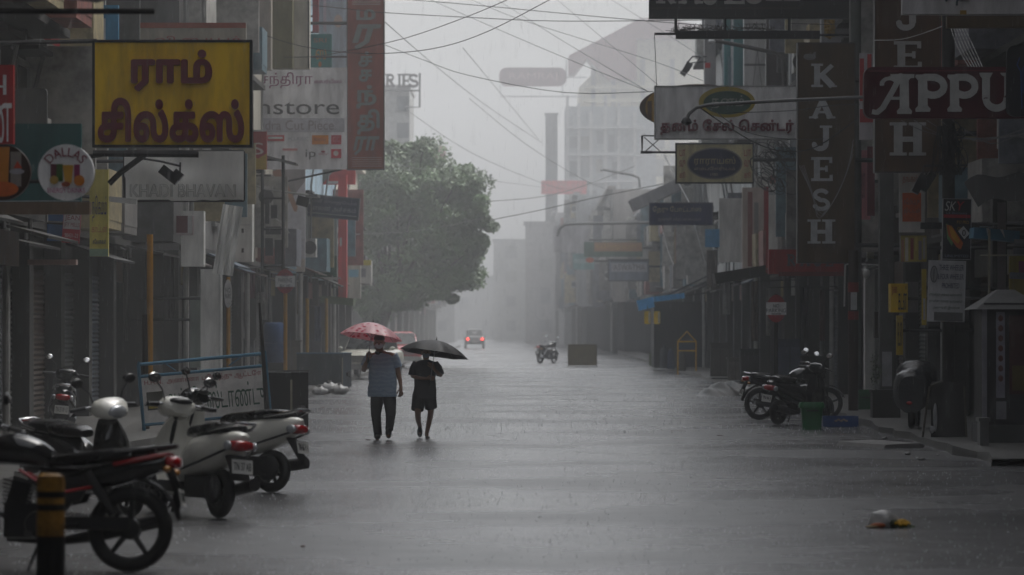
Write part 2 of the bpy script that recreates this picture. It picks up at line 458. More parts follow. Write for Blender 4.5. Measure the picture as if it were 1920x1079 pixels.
def building(name, label, side, X, D0, D1, H, color, storeys=3, ground_dark=True, shutters=3, win=True, band_c=None, deep=7, zbase=3.3, windows_end=None, slabs=True, cat='building', shade=.55):
    sx = -1 if side == 'L' else 1
    root = thing(name, label, cat, (X, D0, 0))
    L_ = D1 - D0
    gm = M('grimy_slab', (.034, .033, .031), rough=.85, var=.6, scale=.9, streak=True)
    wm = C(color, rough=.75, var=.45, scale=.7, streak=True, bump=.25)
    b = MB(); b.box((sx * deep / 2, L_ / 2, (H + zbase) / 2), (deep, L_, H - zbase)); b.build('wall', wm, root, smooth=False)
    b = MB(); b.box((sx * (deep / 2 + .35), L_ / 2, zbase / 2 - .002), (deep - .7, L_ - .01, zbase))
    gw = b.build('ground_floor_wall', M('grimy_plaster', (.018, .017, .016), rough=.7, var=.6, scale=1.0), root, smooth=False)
    bay = L_ / max(1, shutters)
    for i in range(shutters):
        y0 = i * bay + .35; y1 = (i + 1) * bay - .35
        kind = RND.random(); top = zbase - .6; zlo = .15 if kind < .62 else (RND.uniform(.9, 2.0) if kind < .85 else None)
        if zlo is not None:
            s = MB(); n = 30; x = sx * .28; Rr = []
            for j in range(n * 2 + 1):
                Rr.append((x - sx * (.03 if j % 2 else 0), zlo + (top - zlo) * j / (n * 2)))
            vs = []; fs = []
            for (xx, z) in Rr: vs += [(xx, y0, z), (xx, y1, z)]
            for j in range(len(Rr) - 1): fs.append((2 * j, 2 * j + 1, 2 * j + 3, 2 * j + 2))
            s.add(vs, fs); s.build('shutter', RND.choice(SHUTS), root, smooth=False)
        if kind >= .62 or RND.random() < .3:
            s = MB(); s.box((sx * .2, (y0 + y1) / 2, zbase - .42), (.12, (y1 - y0) * RND.uniform(.6, .98), .5)); s.build('shop_fascia', C(RND.choice(FASC), var=.5), root)
        if RND.random() < .8 and slabs:
            d_ = RND.uniform(.35, 1.0) if D0 < 100 else RND.uniform(.3, .8); s = MB(); s.box((-sx * d_ / 2, (y0 + y1) / 2 + RND.uniform(-.2, .2), zbase - .05 + RND.uniform(-.25, .2)), (d_, (y1 - y0) + RND.uniform(-.5, .5), .04), ry=sx * rad(RND.uniform(8, 24)) * -1); s.build('awning', C(RND.choice(AWN), var=.6), root)
        p = MB(); p.box((sx * .14, i * bay, zbase / 2), (.3, .5, zbase - .02)); p.build('pillar', gm, root)
    if slabs:
        n = max(1, storeys - 1); sh = (H - zbase) / n
        for k in range(n):
            z = zbase + k * sh
            sd = (shade if D0 < 140 else .16) if k else .18; s = MB(); s.box((-sx * sd / 2, L_ / 2, z + .06), (sd, L_ - .1, .12)); s.build('sunshade_slab', gm, root, smooth=False)
            if win:
                nw = max(1, int(L_ / 3.2)); wy = L_ / nw
                for j in range(nw):
                    yc = (j + .5) * wy
                    f = MB(); 
                    for dy in (-.75, .75): f.box((-sx * .03, yc + dy, z + 1.5), (.1, .08, 1.5))
                    for dz in (.75, 2.25): f.box((-sx * .03, yc, z + dz), (.1, 1.42, .08))
                    fo = f.build('window', C((.3, .3, .29), rough=.5), root)
                    q = MB(); q.box((-sx * .012, yc, z + 1.5), (.02, 1.42, 1.42)); q.build('pane', DARKW, fo, smooth=False)
                    if z < 3.5 + .088 * D1:
                        u = RND.random(); fc = RND.choice(FIN)
                        if u < .42:
                            dd = RND.uniform(.5, 1.0); ww_ = RND.uniform(1.4, 2.6); b = MB(); b.box((-sx * dd / 2, yc, z + .18), (dd, ww_, .14)); b.box((-sx * (dd - .03), yc, z + .68), (.08, ww_, .86)); b.box((-sx * dd / 2, yc - ww_ / 2 + .04, z + .68), (dd - .1, .08, .86)); b.build('balcony', C(fc, var=.5), root, smooth=False)
                        if RND.random() < .4:
                            b = MB(); yq = yc + RND.uniform(-1.2, 1.2); zq = z + RND.uniform(.5, 2.2); b.box((-sx * .26, yq, zq), (.42, .8, .55)); a_ = b.build('air_conditioner', C((.42, .42, .40), var=.5), root); b = MB(); b.lathe([(.2, 0), (.2, .02), (.03, .03)], c=(-sx * .30, yq - .40, zq), n=14, rot=Matrix.Rotation(PI / 2, 3, 'X')); b.build('fan_grille', C((.06, .06, .06)), a_)
                        if RND.random() < .5:
                            dd = RND.uniform(.4, 1.1); hh = RND.uniform(1.2, 3.2); b = MB(); b.box((-sx * dd / 2, yc + RND.uniform(-1.5, 1.5), z + 1.2 + RND.uniform(0, .8)), (dd, .14, hh)); b.build('wall_fin', C(RND.choice(FIN), var=.5), root, smooth=False)
                        if RND.random() < .5:
                            yq = yc + RND.uniform(-1.5, 1.5); b = MB(); b.tube([(-sx * .12, yq, z - .2), (-sx * .12, yq, z + sh * .6), (-sx * .3, yq + .2, z + sh * .9)], .035, 6); b.build('conduit', C((.2, .2, .2)), root)
                    t = MB(); t.box((-sx * .2, yc, z + 2.42), (.4, 1.8, .07)); t.build('window_hood', gm, root)
    s = MB(); s.box((-sx * .08, L_ / 2, H + .1), (.5, L_ + .06, .2)); s.build('parapet', wm, root)
    p = MB(); p.tube([(-sx * .1, .5, .1), (-sx * .1, .5, H - .4)], .06, 8); p.build('drainpipe', C((.35, .35, .34), rough=.5), root)
    return root
CREAM = (.50, .46, .38); GREY = (.34, .34, .34); OLIVE = (.16, .15, .09); PBLUE = (.42, .56, .66); DGREY = (.12, .12, .125); WWALL = (.62, .62, .60)
# out of frame, they close the street on both sides of the camera
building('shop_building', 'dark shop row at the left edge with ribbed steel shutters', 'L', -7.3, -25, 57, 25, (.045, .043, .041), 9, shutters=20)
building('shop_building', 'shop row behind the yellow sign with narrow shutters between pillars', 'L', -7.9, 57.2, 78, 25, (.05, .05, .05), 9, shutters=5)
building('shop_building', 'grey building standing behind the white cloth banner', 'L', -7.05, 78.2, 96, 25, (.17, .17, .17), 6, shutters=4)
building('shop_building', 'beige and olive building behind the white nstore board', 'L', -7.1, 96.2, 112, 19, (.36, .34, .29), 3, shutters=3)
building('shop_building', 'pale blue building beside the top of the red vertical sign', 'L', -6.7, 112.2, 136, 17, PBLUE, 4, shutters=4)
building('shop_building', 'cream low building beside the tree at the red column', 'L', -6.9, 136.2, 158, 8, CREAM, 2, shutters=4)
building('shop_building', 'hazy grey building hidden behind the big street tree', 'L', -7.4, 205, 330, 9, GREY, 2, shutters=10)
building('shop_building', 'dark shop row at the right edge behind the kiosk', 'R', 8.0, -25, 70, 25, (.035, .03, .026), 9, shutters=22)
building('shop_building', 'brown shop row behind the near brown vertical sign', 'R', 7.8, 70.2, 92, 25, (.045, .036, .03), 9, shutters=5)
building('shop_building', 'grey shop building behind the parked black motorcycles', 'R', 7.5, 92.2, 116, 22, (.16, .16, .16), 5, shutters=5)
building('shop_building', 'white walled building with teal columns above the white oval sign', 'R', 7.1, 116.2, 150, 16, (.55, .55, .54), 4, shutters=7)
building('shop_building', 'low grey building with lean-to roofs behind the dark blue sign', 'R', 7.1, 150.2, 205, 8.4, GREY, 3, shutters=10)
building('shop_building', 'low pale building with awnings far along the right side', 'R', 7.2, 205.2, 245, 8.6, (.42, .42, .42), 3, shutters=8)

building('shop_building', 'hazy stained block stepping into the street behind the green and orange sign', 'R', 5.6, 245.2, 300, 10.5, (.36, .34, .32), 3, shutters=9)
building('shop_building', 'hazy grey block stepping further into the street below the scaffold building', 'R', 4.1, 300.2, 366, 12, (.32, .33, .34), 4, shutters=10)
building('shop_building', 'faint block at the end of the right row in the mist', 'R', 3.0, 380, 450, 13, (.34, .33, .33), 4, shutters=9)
# flat strip of darker colour laid on the road
ASPH = M('darker_asphalt', (.05, .05, .052), rough=.3, var=.4, scale=3, bump=.5)
for px, py, w_, l_, lb in ((1180, 748, 1.9, 7.0, 'long dark strip across the wet road right of the walkers'),):
    D = ground_d(py); t = thing('dark_road_strip', lb, 'dark strip', (gx(px, D), D, .004)); g = MB(); n = 28
    g.add([(w_ / 2 * (1 + .12 * math.sin(3 * a) + .08 * math.sin(7 * a + px)) * max(-1, min(1, 1.25 * math.cos(a))), l_ / 2 * (1 + .1 * math.sin(5 * a + py)) * max(-1, min(1, 1.25 * math.sin(a))), 0) for a in [2 * PI * i / n for i in range(n)]], [tuple(range(n))]); g.build('patch', ASPH, t, smooth=False, fix=False)
# unseen canopy added above the camera to shade the nearest stretch of street
t = thing('added_shade_canopy', 'wide dark canopy added unseen above the camera to shade the near street', 'canopy', (0, 8, 4.55))
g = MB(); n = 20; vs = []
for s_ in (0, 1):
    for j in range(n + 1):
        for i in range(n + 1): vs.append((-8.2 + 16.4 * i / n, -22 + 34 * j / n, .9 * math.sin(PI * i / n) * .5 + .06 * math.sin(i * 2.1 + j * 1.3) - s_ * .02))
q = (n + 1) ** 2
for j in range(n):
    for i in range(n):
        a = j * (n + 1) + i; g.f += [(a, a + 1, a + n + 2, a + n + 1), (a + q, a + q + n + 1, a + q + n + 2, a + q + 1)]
g.v = [Vector(v) for v in vs]; g.build('sheet', M('added_canopy_sheet', (.03, .03, .03), rough=.7), t, fix=False)
for sx in (-1, 1):
    for y in (-22, -10, 2, 12): g = MB(); g.tube([(sx * 8.1, y, -4.55), (sx * 8.1, y, 0)], .05, 6); g.build('pole', C((.05, .05, .05)), t)
# ------------------------------------------------------------------ signs on the left side
LF = FACADE_L
sign('hanging_sign', 'yellow hanging shop sign with two lines of thick maroon Tamil letters', (178, 80, 468, 272), 48, (.95, .56, .008), [
    ('text', 'ராம்', (246, 94, 398, 172), MAR, dict(fat=.042, depth=.05, rows=70)),
    ('text', 'சில்க்ஸ்', (184, 184, 458, 268), MAR, dict(fat=.038, depth=.05, rows=70))],
    depth=.18, frame=(BLK, 5), arms=[(180, 76, LF - .6, -.05, .03), (190, 290, LF - .6, -.35, .03)])
s = thing('sign_support', 'black steel beam with slanted strut under the yellow sign', 'sign support', at(270, 290, 47.9))
g = MB(); k = 48 / F
def l2(px, py): return ((px - 270) * k, 0, -(py - 290) * k)
g.tube([l2(175, 288), l2(372, 290)], .045, 6); g.build('beam', C(BLK), s)
g = MB(); g.tube([l2(275, 288), l2(225, 325), l2(205, 345)], .04, 6); g.build('strut', C(BLK), s)
s = thing('floodlight', 'black floodlight on a thin arm hanging in front of the white cloth banner', 'floodlight', at(322, 325, 47.5))
def l3(px, py): return ((px - 322) * k, 0, -(py - 325) * k)
g = MB(); g.tube([l3(268, 298), l3(300, 303), l3(338, 312)], .015, 6); g.build('arm', C(DK), s)
g = MB(); g.box((-.03, .05, -.02), (.26, .16, .12), ry=rad(38)); g.box((.07, .05, -.02), (.12, .14, .1), ry=rad(38)); g.build('lamp_head', C(BLK, rough=.3), s)
g = MB(); g.tube([l3(338, 305), l3(337, 335)], .012, 5); g.build('yoke', C(DK), s)
s = sign('round_sign', 'round white juice sign with bent maroon word on top and drinks pictured', (71, 271, 176, 376), 36, (.88, .88, .92), [
    ('arctext', 'DALLAS', 123, 330, 36, 17, 52, (.22, .01, .04)),
    ('rect', 95, 308, 106, 336, (.12, .01, .03)), ('rect', 106, 308, 118, 340, (.04, .12, .02)), ('rect', 139, 309, 150, 336, (.25, .01, .10)),
    ('poly', [(118, 310), (138, 310), (135, 344), (122, 344)], (.62, .33, .03)), ('ell', 102, 338, 8, 8, (.45, .28, .06)), ('ell', 149, 339, 10, 10, (.62, .20, .01)), ('ell', 124, 346, 8, 5, (.3, .05, .01)),
    ('text', 'ENERGY DRINKS', (90, 353, 160, 362), (.40, .02, .18), dict(bold=.02))],
    depth=.1, ellipse=True, arms=[(80, 340, LF, 0, .02)])
sign('round_sign', 'round dark sign with an orange drink and ice picture cut by the left edge', (-50, 271, 57, 376), 36, (.04, .015, .008), [
    ('poly', [(-50, 276), (18, 276), (15, 345), (-48, 345)], (.55, .20, .01)), ('rect', 20, 285, 40, 350, (.25, .22, .20)), ('ell', 32, 322, 14, 5, (.35, .33, .38)),
    ('poly', [(26, 316), (33, 302), (42, 316)], (.55, .05, .01)), ('ell', 5, 355, 30, 14, (.6, .12, .008))], depth=.1, ellipse=True, frame=None, arms=[(-30, 340, LF, 0, .02)])
sign('shop_board', 'red board with white Tamil letters cut by the left edge', (-90, 122, 25, 270), 40, (.38, .02, .025), [
    ('text', 'அ', (-60, 140, 12, 178), (.7, .68, .7), dict(bold=.03)), ('text', 'ணன', (-80, 192, 22, 268), (.7, .68, .7), dict(bold=.03))], arms=[(-60, 150, LF, 0, .03)])
sign('shop_board', 'teal shop board behind the two round drink signs', (-40, 232, 152, 379), 44, (.02, .10, .10), [('line', [(-40, 378), (150, 377)], (.45, .5, .52), 1.5)], depth=.1, arms=[(-20, 300, LF, 0, .03)])
sign('timber_beam', 'brown beam running under the round white juice sign', (-60, 379, 168, 402), 43, (.16, .11, .07), depth=.2, cat='beam', arms=[(-30, 390, LF, 0, .03)])
sign('advert_board', 'tall blue advert panel showing white lamp tubes', (118, 10, 222, 132), 66, (.03, .23, .42), [
    ('rect', 138, 24, 155, 86, (.5, .55, .58)), ('rect', 176, 35, 198, 120, (.5, .55, .58)), ('rect', 134, 86, 155, 112, (.02, .16, .28)), ('line', [(146, 24), (146, 86)], (.25, .32, .38), 1), ('line', [(187, 35), (187, 120)], (.25, .32, .38), 1), ('rect', 120, 124, 222, 131, (.05, .30, .5))], arms=[(119, 60, LF - .4, 0, .03)])
sign('advert_board', 'pale blue advert panel with two white tubes and dark lettering', (75, 8, 121, 152), 65, (.38, .52, .60), [
    ('rect', 105, 58, 112, 107, (.75, .75, .75)), ('rect', 114, 58, 121, 107, (.75, .75, .75)), ('text', 'பழமுதிர்', (77, 108, 104, 138), (.06, .06, .07), dict(bold=.02)), ('text', 'நிலையம்', (104, 136, 120, 158), (.06, .06, .07))], arms=[(76, 60, LF - .4, 0, .03)])
sign('box_sign', 'narrow dark red box sign hanging over the pale blue advert panel', (74, 10, 97, 94), 60, (.30, .008, .012), [('text', 'நகை', (85, 8, 95, 36), (.7, .7, .7), dict(bold=.02))], depth=.3, yaw=rad(-20), arms=[(75, 40, LF - .4, 0, .03)])
sign('shop_board', 'grey board with raised grey letters below the blue advert', (120, 133, 182, 192), 65, (.30, .30, .32), [
    ('text', 'RA', (136, 138, 172, 151), (.20, .20, .21), dict(bold=.03, depth=.03)), ('text', 'STO', (124, 158, 168, 171), (.20, .20, .21), dict(bold=.03, depth=.03)), ('text', 'பாத்திரம்', (130, 176, 172, 184), (.2, .2, .21))], arms=[(121, 160, LF - .4, 0, .03)])
sign('box_sign', 'plain deep blue box sign hanging beside yellow poster', (88, 167, 118, 452), 62, (.02, .10, .26), depth=.25, arms=[(89, 200, LF - .4, 0, .03)])
sign('poster', 'narrow yellow poster with a red oval and dark writing', (119, 172, 148, 302), 61.8, (.62, .50, .05), [
    ('ell', 139, 202, 6, 17, (.45, .02, .02)), ('poly', [(121, 200), (125, 182), (129, 200)], (.5, .04, .03)), ('text', 'துணி', (122, 212, 127, 250), (.15, .12, .05)), ('text', 'கடை', (130, 222, 146, 248), (.2, .16, .06)), ('text', 'சேலை', (133, 258, 144, 292), (.15, .12, .05))], depth=.04, arms=[(119, 240, LF - .4, 0, .03)], cat='poster')
sign('poster', 'small red poster with white letters under the brown beam', (118, 384, 151, 456), 61.8, (.42, .02, .04), [
    ('rect', 119, 402, 150, 430, (.55, .52, .52)), ('text', 'JEAN', (121, 404, 149, 416), (.25, .02, .03), dict(bold=.02)), ('text', 'JEY MILLS', (120, 418, 150, 428), (.25, .02, .03), dict(bold=.02)), ('text', '90431-23', (123, 438, 148, 446), (.6, .5, .5))], depth=.04, roll=rad(4), arms=[(119, 420, LF - .4, 0, .03)], cat='poster')
sign('vertical_sign', 'tall yellow sign with blue upright letters and a pale green foot', (168, 318, 203, 481), 55, (.66, .58, .16), [
    ('text', 'நெகமம்', (173, 367, 200, 416), (.08, .07, .16), dict(bold=.01)), ('text', 'காட்டன்', (172, 422, 201, 436), (.55, .22, .10)), ('text', 'சேலைகள்', (174, 448, 199, 458), (.10, .10, .2), dict(bold=.02)), ('rect', 168, 467, 203, 481, (.30, .42, .30))], depth=.1, arms=[(169, 380, LF - .5, 0, .03)])
sign('shop_board', 'low red and beige roof board seen above the yellow sign', (235, 43, 461, 100), 72, (.42, .38, .31), [('rect', 235, 43, 461, 53, (.36, .10, .07)), ('text', 'வி ஜ ய ம்', (290, 68, 450, 84), (.38, .06, .06), dict(bold=.02))], depth=.15, arms=[(240, 70, -8, 0, .03)])
BAN = M('soaked_cloth', (.88, .88, .85), rough=.7, var=.3, scale=.8, streak=True)
def cloth(name, label, r, D, nx, nz_, amp, cat, mat=BAN, items=(), fold=(1.0, .35)):
    px0, py0, px1, py1 = r; c = at((px0 + px1) / 2, (py0 + py1) / 2, D); k = D / F
    w, h = (px1 - px0) * k, (py1 - py0) * k
    root = thing(name, label, cat, c); g = MB(); vs = []; fs = []
    def yy(u, v): return amp * (math.sin(u * 9 * fold[0] + v * 3.5) * .5 + math.sin(u * 21 * fold[0] - v * 9 * fold[1] + 1) * .3 + math.sin(v * 7 + u * 3) * .35)
    for side in (0, 1):
        for j in range(nz_ + 1):
            for i in range(nx + 1):
                u, v = i / nx, j / nz_
                vs.append(((u - .5) * w, yy(u, v) + side * .012, (v - .5) * h))
    q = (nx + 1) * (nz_ + 1)
    for j in range(nz_):
        for i in range(nx):
            a = j * (nx + 1) + i
            fs.append((a, a + 1, a + nx + 2, a + nx + 1)); fs.append((a + q, a + q + nx + 1, a + q + nx + 2, a + q + 1))
    g.add(vs, fs); g.build('cloth', mat, root, fix=False)
    return root, w, h, yy
rt, w, h, yy = cloth('cloth_banner', 'wet white cloth banner stretched in a black frame with faint outlined letters', (233, 284, 457, 377), 60, 60, 24, .045, 'banner')
g = MB()
for a, b in (((-.5, -.5), (.5, -.5)), ((-.5, .5), (.5, .5)), ((-.5, -.5), (-.5, .5)), ((.5, -.5), (.5, .5))): g.tube([(a[0] * w, .03, a[1] * h), (b[0] * w, .03, b[1] * h)], .022, 6)
g.build('frame', C(BLK), rt)
g = MB(); g.tube([(-w / 2, .05, h * .3), (-1.9, .05, h * .3)], .03, 6); g.build('bracket', C(DK), rt)
g = MB(); kk = 60 / F
for c_ in contours_of('KHADI BHAVAN'):
    pass
cs = contours_of('KHADI BHAVAN'); xs = [p[0] for c_ in cs for p in c_]; x0_, x1_ = min(xs), max(xs)
for c_ in cs:
    g.tube([(-w * .45 + (p[0] - x0_) / (x1_ - x0_) * w * .88, yy(.05 + (p[0] - x0_) / (x1_ - x0_) * .88, .15) - .05, -h * .42 + p[1] / .73 * h * .27) for p in c_], .008, 4, closed=True)
g.build('lettering', C((.48, .48, .46)), rt)
cloth('hanging_cloth', 'narrow white cloth draped from the banner corner down the wall', (408, 385, 446, 516), 74, 14, 30, .10, 'cloth', fold=(1.6, .3))[0].rotation_euler.y = rad(9)
sign('awning_pole', 'white pipe sticking out under the cloth banner', (203, 371, 256, 381), 58, (.6, .6, .6), depth=.12, roll=rad(6), cat='pipe', arms=[(204, 376, LF - .5, 0, .03)])
sign('shop_board', 'maroon board with white edge behind the hanging cloth', (316, 405, 361, 441), 76, (.12, .02, .03), [('rect', 352, 405, 361, 441, (.5, .5, .5)), ('rect', 330, 437, 361, 441, (.45, .4, .4))], depth=.2, arms=[(317, 420, -7.9, 0, .03)])
sign('meter_cabinet', 'white wall cabinet with rust stain below the maroon board', (339, 396, 382, 500), 77.2, (.75, .75, .72), depth=.4, cat='cabinet', arms=[(340, 430, -7.9, 0, .03)])
sign('door_panel', 'tall white painted door panel behind the auto stand board', (376, 505, 416, 694), 76.6, (.85, .85, .82), [('line', [(411, 505), (411, 690)], (.3, .3, .3), 1.2)], depth=.12, cat='door panel', arms=[(377, 560, -7.9, 0, .03)])
sign('door_panel', 'narrow grey green panel beside the white door panel', (356, 556, 376, 690), 76.8, (.24, .28, .26), depth=.12, cat='door panel', arms=[(357, 600, -7.9, 0, .03)])
sign('wall_cabinet', 'tall white steel cabinet with two black hinges', (431, 342, 473, 491), 90, (.8, .8, .76), [('rect', 453, 429, 457, 437, BLK), ('rect', 453, 466, 457, 474, BLK), ('line', [(432, 422), (470, 422)], (.35, .35, .34), 1)], depth=.5, cat='cabinet', arms=[(432, 400, LF, 0, .03)])
sign('banner', 'white store banner with large thin grey English letters and purple Tamil title', (335, 127, 650, 318), 104, (.84, .84, .88), [
    ('text', 'ராமச்சந்திரா', (412, 136, 586, 166), (.24, .03, .14), dict(bold=.012)), ('text', 'கலர்பீஸ்', (589, 149, 640, 158), (.30, .05, .2), dict(bold=.01)),
    ('text', 'fashionstore', (342, 186, 636, 215), (.10, .10, .11), dict()),
    ('rect', 337, 222, 646, 248, (.52, .52, .57)), ('text', 'Ramachandra Cut Piece', (402, 226, 626, 244), (.30, .26, .29), dict()),
    ('rect', 500, 254, 533, 265, (.55, .06, .07)), ('rect', 503, 257, 530, 261, (.7, .7, .7)), ('text', '+CLASSIC', (540, 257, 578, 264), (.4, .42, .46)), ('rect', 585, 254, 616, 271, (.70, .24, .015)), ('rect', 621, 254, 640, 271, (.55, .04, .07)), ('text', 'Bombay', (589, 258, 612, 267), (.4, .1, .02)), ('text', 'CC', (624, 257, 637, 266), (.7, .4, .4)),
    ('text', 'ip', (573, 281, 592, 300), (.12, .12, .12), dict(bold=.02)), ('text', 'mayur', (598, 288, 616, 292), (.4, .1, .15)), ('ell', 606, 285, 4, 2, (.35, .05, .09)), ('rect', 621, 280, 640, 297, (.60, .03, .06)), ('ell', 630, 288, 5, 5, (.7, .6, .6)), ('rect', 530, 279, 558, 283, (.6, .25, .25))],
    depth=.08, arms=[(337, 200, LF, 0, .03), (640, 318, LF, -.5, .03)], cat='banner')
sign('vertical_sign', 'tall brick red sign carrying a column of grey Tamil letters', (652, -60, 719, 317), 112, (.27, .055, .035), [
    ('text', 'ம', (668, 18, 704, 38), (.20, .21, .21), dict(fat=.032, depth=.05)), ('text', 'ர', (664, 46, 708, 93), (.20, .21, .21), dict(fat=.032, depth=.05, shear=.3)),
    ('text', 'ச்', (672, 97, 698, 126), (.20, .21, .21), dict(fat=.032, depth=.05)), ('text', 'ச', (673, 131, 697, 154), (.20, .21, .21), dict(fat=.032, depth=.05)), ('text', 'ந்', (668, 160, 706, 204), (.20, .21, .21), dict(fat=.032, depth=.05)),
    ('text', 'தி', (670, 205, 712, 253), (.20, .21, .21), dict(fat=.032, depth=.05)), ('text', 'ரா', (664, 256, 708, 292), (.20, .21, .21), dict(fat=.032, depth=.05, shear=.2))]
    + [('line', [(660, 296 + 4 * i), (716, 296 + 4 * i)], (.42, .33, .30), 1.2) for i in range(5)] + [('line', [(660, 3 * i), (714, 3 * i)], (.42, .36, .34), 1.2) for i in range(4)],
    depth=.35, frame=((.10, .09, .085), 2), arms=[(654, 43, FACADE_L, -.0, .05), (654, 300, FACADE_L, -.4, .05), (654, -40, FACADE_L, 0, .05), (654, 106, FACADE_L, 0, .03)])
sign('shop_sign', 'small teal sign with orange ornament hanging above the white store banner', (582, 64, 622, 128), 112.5, (.03, .24, .24), [('text', 'SRI', (588, 72, 612, 80), (.4, .2, .1)), ('text', 'ஸ', (592, 92, 612, 112), (.5, .26, .03), dict(bold=.03)), ('ell', 600, 121, 3, 5, (.55, .2, .02))], arms=[(583, 90, LF, 0, .03)])
sign('wall_strip', 'beige plaster pilaster between the yellow sign and the olive column', (462, -30, 508, 130), 97, (.40, .36, .31), depth=.6, cat='pilaster', arms=[(463, 60, LF, 0, .03)])
sign('wall_strip', 'olive green pilaster above the white store banner', (510, -30, 548, 128), 98, (.17, .16, .08), depth=.6, cat='pilaster', arms=[(511, 60, LF, 0, .03)])
sign('wall_strip', 'cream pilaster with a dark down pipe above the white store banner', (549, -30, 580, 128), 99, (.52, .49, .42), [('rect', 577, 0, 580, 128, DK)], depth=.6, cat='pilaster', arms=[(550, 60, LF, 0, .03)])
sign('wall_strip', 'maroon strip on the pale wall beside the teal sign', (586, -30, 597, 60), 113, (.30, .03, .05), depth=.3, cat='wall strip', arms=[(587, 30, LF, 0, .03)])
sign('wall_panel', 'pale blue wall end with a round lamp beside the brick red sign', (598, -40, 652, 128), 114, (.50, .64, .72), [('rect', 606, -40, 612, 60, (.6, .6, .66)), ('ell', 634, 40, 8, 12, (.62, .58, .52))], depth=.4, cat='wall panel', arms=[(600, 60, LF, 0, .03)])
sign('shop_sign', 'red sign with yellow wavy bottom beside the yellow sign', (456, 244, 500, 318), 92, (.38, .02, .02), [('poly', [(456, 296), (470, 290), (484, 298), (500, 288), (500, 318), (456, 318)], (.45, .30, .03)), ('text', 'S', (472, 268, 494, 290), (.6, .5, .45), dict(bold=.03)), ('rect', 456, 244, 500, 247, (.6, .6, .6))], depth=.14, arms=[(458, 270, LF, 0, .03)])
sign('billboard', 'tall grey poster of a pointing arm on the shop front', (494, 284, 572, 500), 108, (.30, .28, .29), [
    ('poly', [(530, 395), (572, 340), (572, 500), (530, 500)], (.58, .58, .62)), ('poly', [(512, 322), (526, 316), (530, 345), (524, 372), (511, 360)], (.33, .17, .11)), ('poly', [(511, 338), (525, 336), (525, 341), (511, 343)], (.05, .04, .04)), ('poly', [(512, 350), (527, 346), (526, 370), (513, 366)], (.06, .05, .05)), ('poly', [(530, 344), (538, 342), (558, 388), (556, 398), (551, 396)], (.42, .25, .17)), ('rect', 488, 430, 532, 444, (.5, .05, .04)), ('rect', 494, 446, 530, 490, (.03, .03, .035)), ('text', 'இனிய', (500, 450, 528, 460), (.4, .4, .4)), ('text', 'ஆடை', (500, 468, 528, 478), (.4, .4, .4)), ('rect', 556, 486, 572, 510, (.6, .55, .5))], depth=.2, arms=[(495, 400, LF, 0, .03)], cat='billboard')
s = thing('electric_rack', 'black upright steel rack carrying switch boxes in front of the grey poster', 'steel rack', at(512, 400, 96))
k6 = 96 / F
def l6(px, py): return ((px - 512) * k6, 0, -(py - 400) * k6)
g = MB()
for px in (492, 531): g.tube([l6(px, 292), l6(px, 548)], .045, 6)
for py in (300, 372, 430, 500): g.tube([l6(492, py), l6(531, py)], .03, 6)
g.build('frame', C(DK), s)
for i, (a, b, c_, d) in enumerate(((497, 378, 505, 420), (508, 385, 520, 410), (498, 425, 527, 440), (497, 447, 512, 480), (515, 450, 528, 496))):
    g = MB(); p = l6((a + c_) / 2, (b + d) / 2); g.box((p[0], .05, p[2]), ((c_ - a) * k6, .14, (d - b) * k6)); g.build('switch_box', C((.05, .05, .055)), s)
g = MB(); g.box((l6(522, 292)[0], .1, l6(0, 300)[2]), (.95, .9, .05), ry=rad(14)); g.build('tin_cover', C((.16, .16, .16), rough=.35), s)
g = MB(); g.tube([l6(470, 345), l6(500, 356), l6(530, 360), l6(578, 366)], .03, 6); g.build('cross_arm', C((.35, .35, .34)), s)
g = MB(); g.box(l6(568, 378), (.3, .3, .24), ry=rad(15)); g.build('lamp_head', C(BLK), s)
g = MB(); g.tube([l6(486, 402), l6(516, 410), l6(530, 420), l6(542, 438)], .02, 6); g.build('bent_pipe', C((.45, .45, .44)), s)
sign('hanging_sign', 'dark blue tilted sign with rows of pale Tamil writing in front of the tree', (578, 370, 672, 408), 118, (.025, .035, .075), [('text', 'ஸ்ரீ ராமஜெயம்', (584, 376, 668, 384), (.22, .24, .3)), ('text', 'பாலன் அச்சகம்', (582, 387, 668, 398), (.30, .32, .38), dict(bold=.01)), ('line', [(580, 403), (670, 403)], (.2, .25, .25), 2)], depth=.2, frame=((.10, .11, .12), 2), roll=rad(5), arms=[(579, 380, LF, 0, .03)])
sign('shop_board', 'grey green board with dark green lower third', (577, 412, 632, 520), 119, (.26, .29, .29), [('rect', 577, 480, 632, 520, (.02, .09, .06)), ('text', 'டெய்லர்', (590, 492, 625, 500), (.1, .2, .16)), ('text', 'ABC', (582, 436, 590, 440), (.1, .1, .2)), ('text', 'silks', (600, 434, 622, 438), (.35, .2, .2))], depth=.2, arms=[(578, 450, LF, 0, .03)])
sign('signboard_column', 'tall bright red column behind the dark blue tilted sign', (634, 328, 650, 562), 126, (.55, .06, .06), [('rect', 637, 446, 641, 462, (.5, .45, .45))], depth=.5, cat='column', arms=[(635, 400, LF, 0, .03)])
sign('shop_board', 'red board crossing the top of the red column', (604, 318, 666, 346), 127, (.55, .07, .07), [('poly', [(604, 346), (628, 318), (604, 318)], (.25, .27, .25)), ('rect', 612, 340, 650, 345, (.6, .6, .6))], depth=.4, arms=[(606, 330, LF, 0, .03)])
sign('wall_panel', 'cream wall end standing to the right of the red column', (652, 410, 676, 560), 140, (.48, .47, .42), [('rect', 654, 412, 670, 418, (.1, .4, .6)), ('rect', 656, 465, 664, 490, (.15, .18, .22)), ('rect', 654, 506, 672, 520, (.2, .45, .6))], depth=.4, cat='wall panel', arms=[(653, 450, LF, 0, .03)])
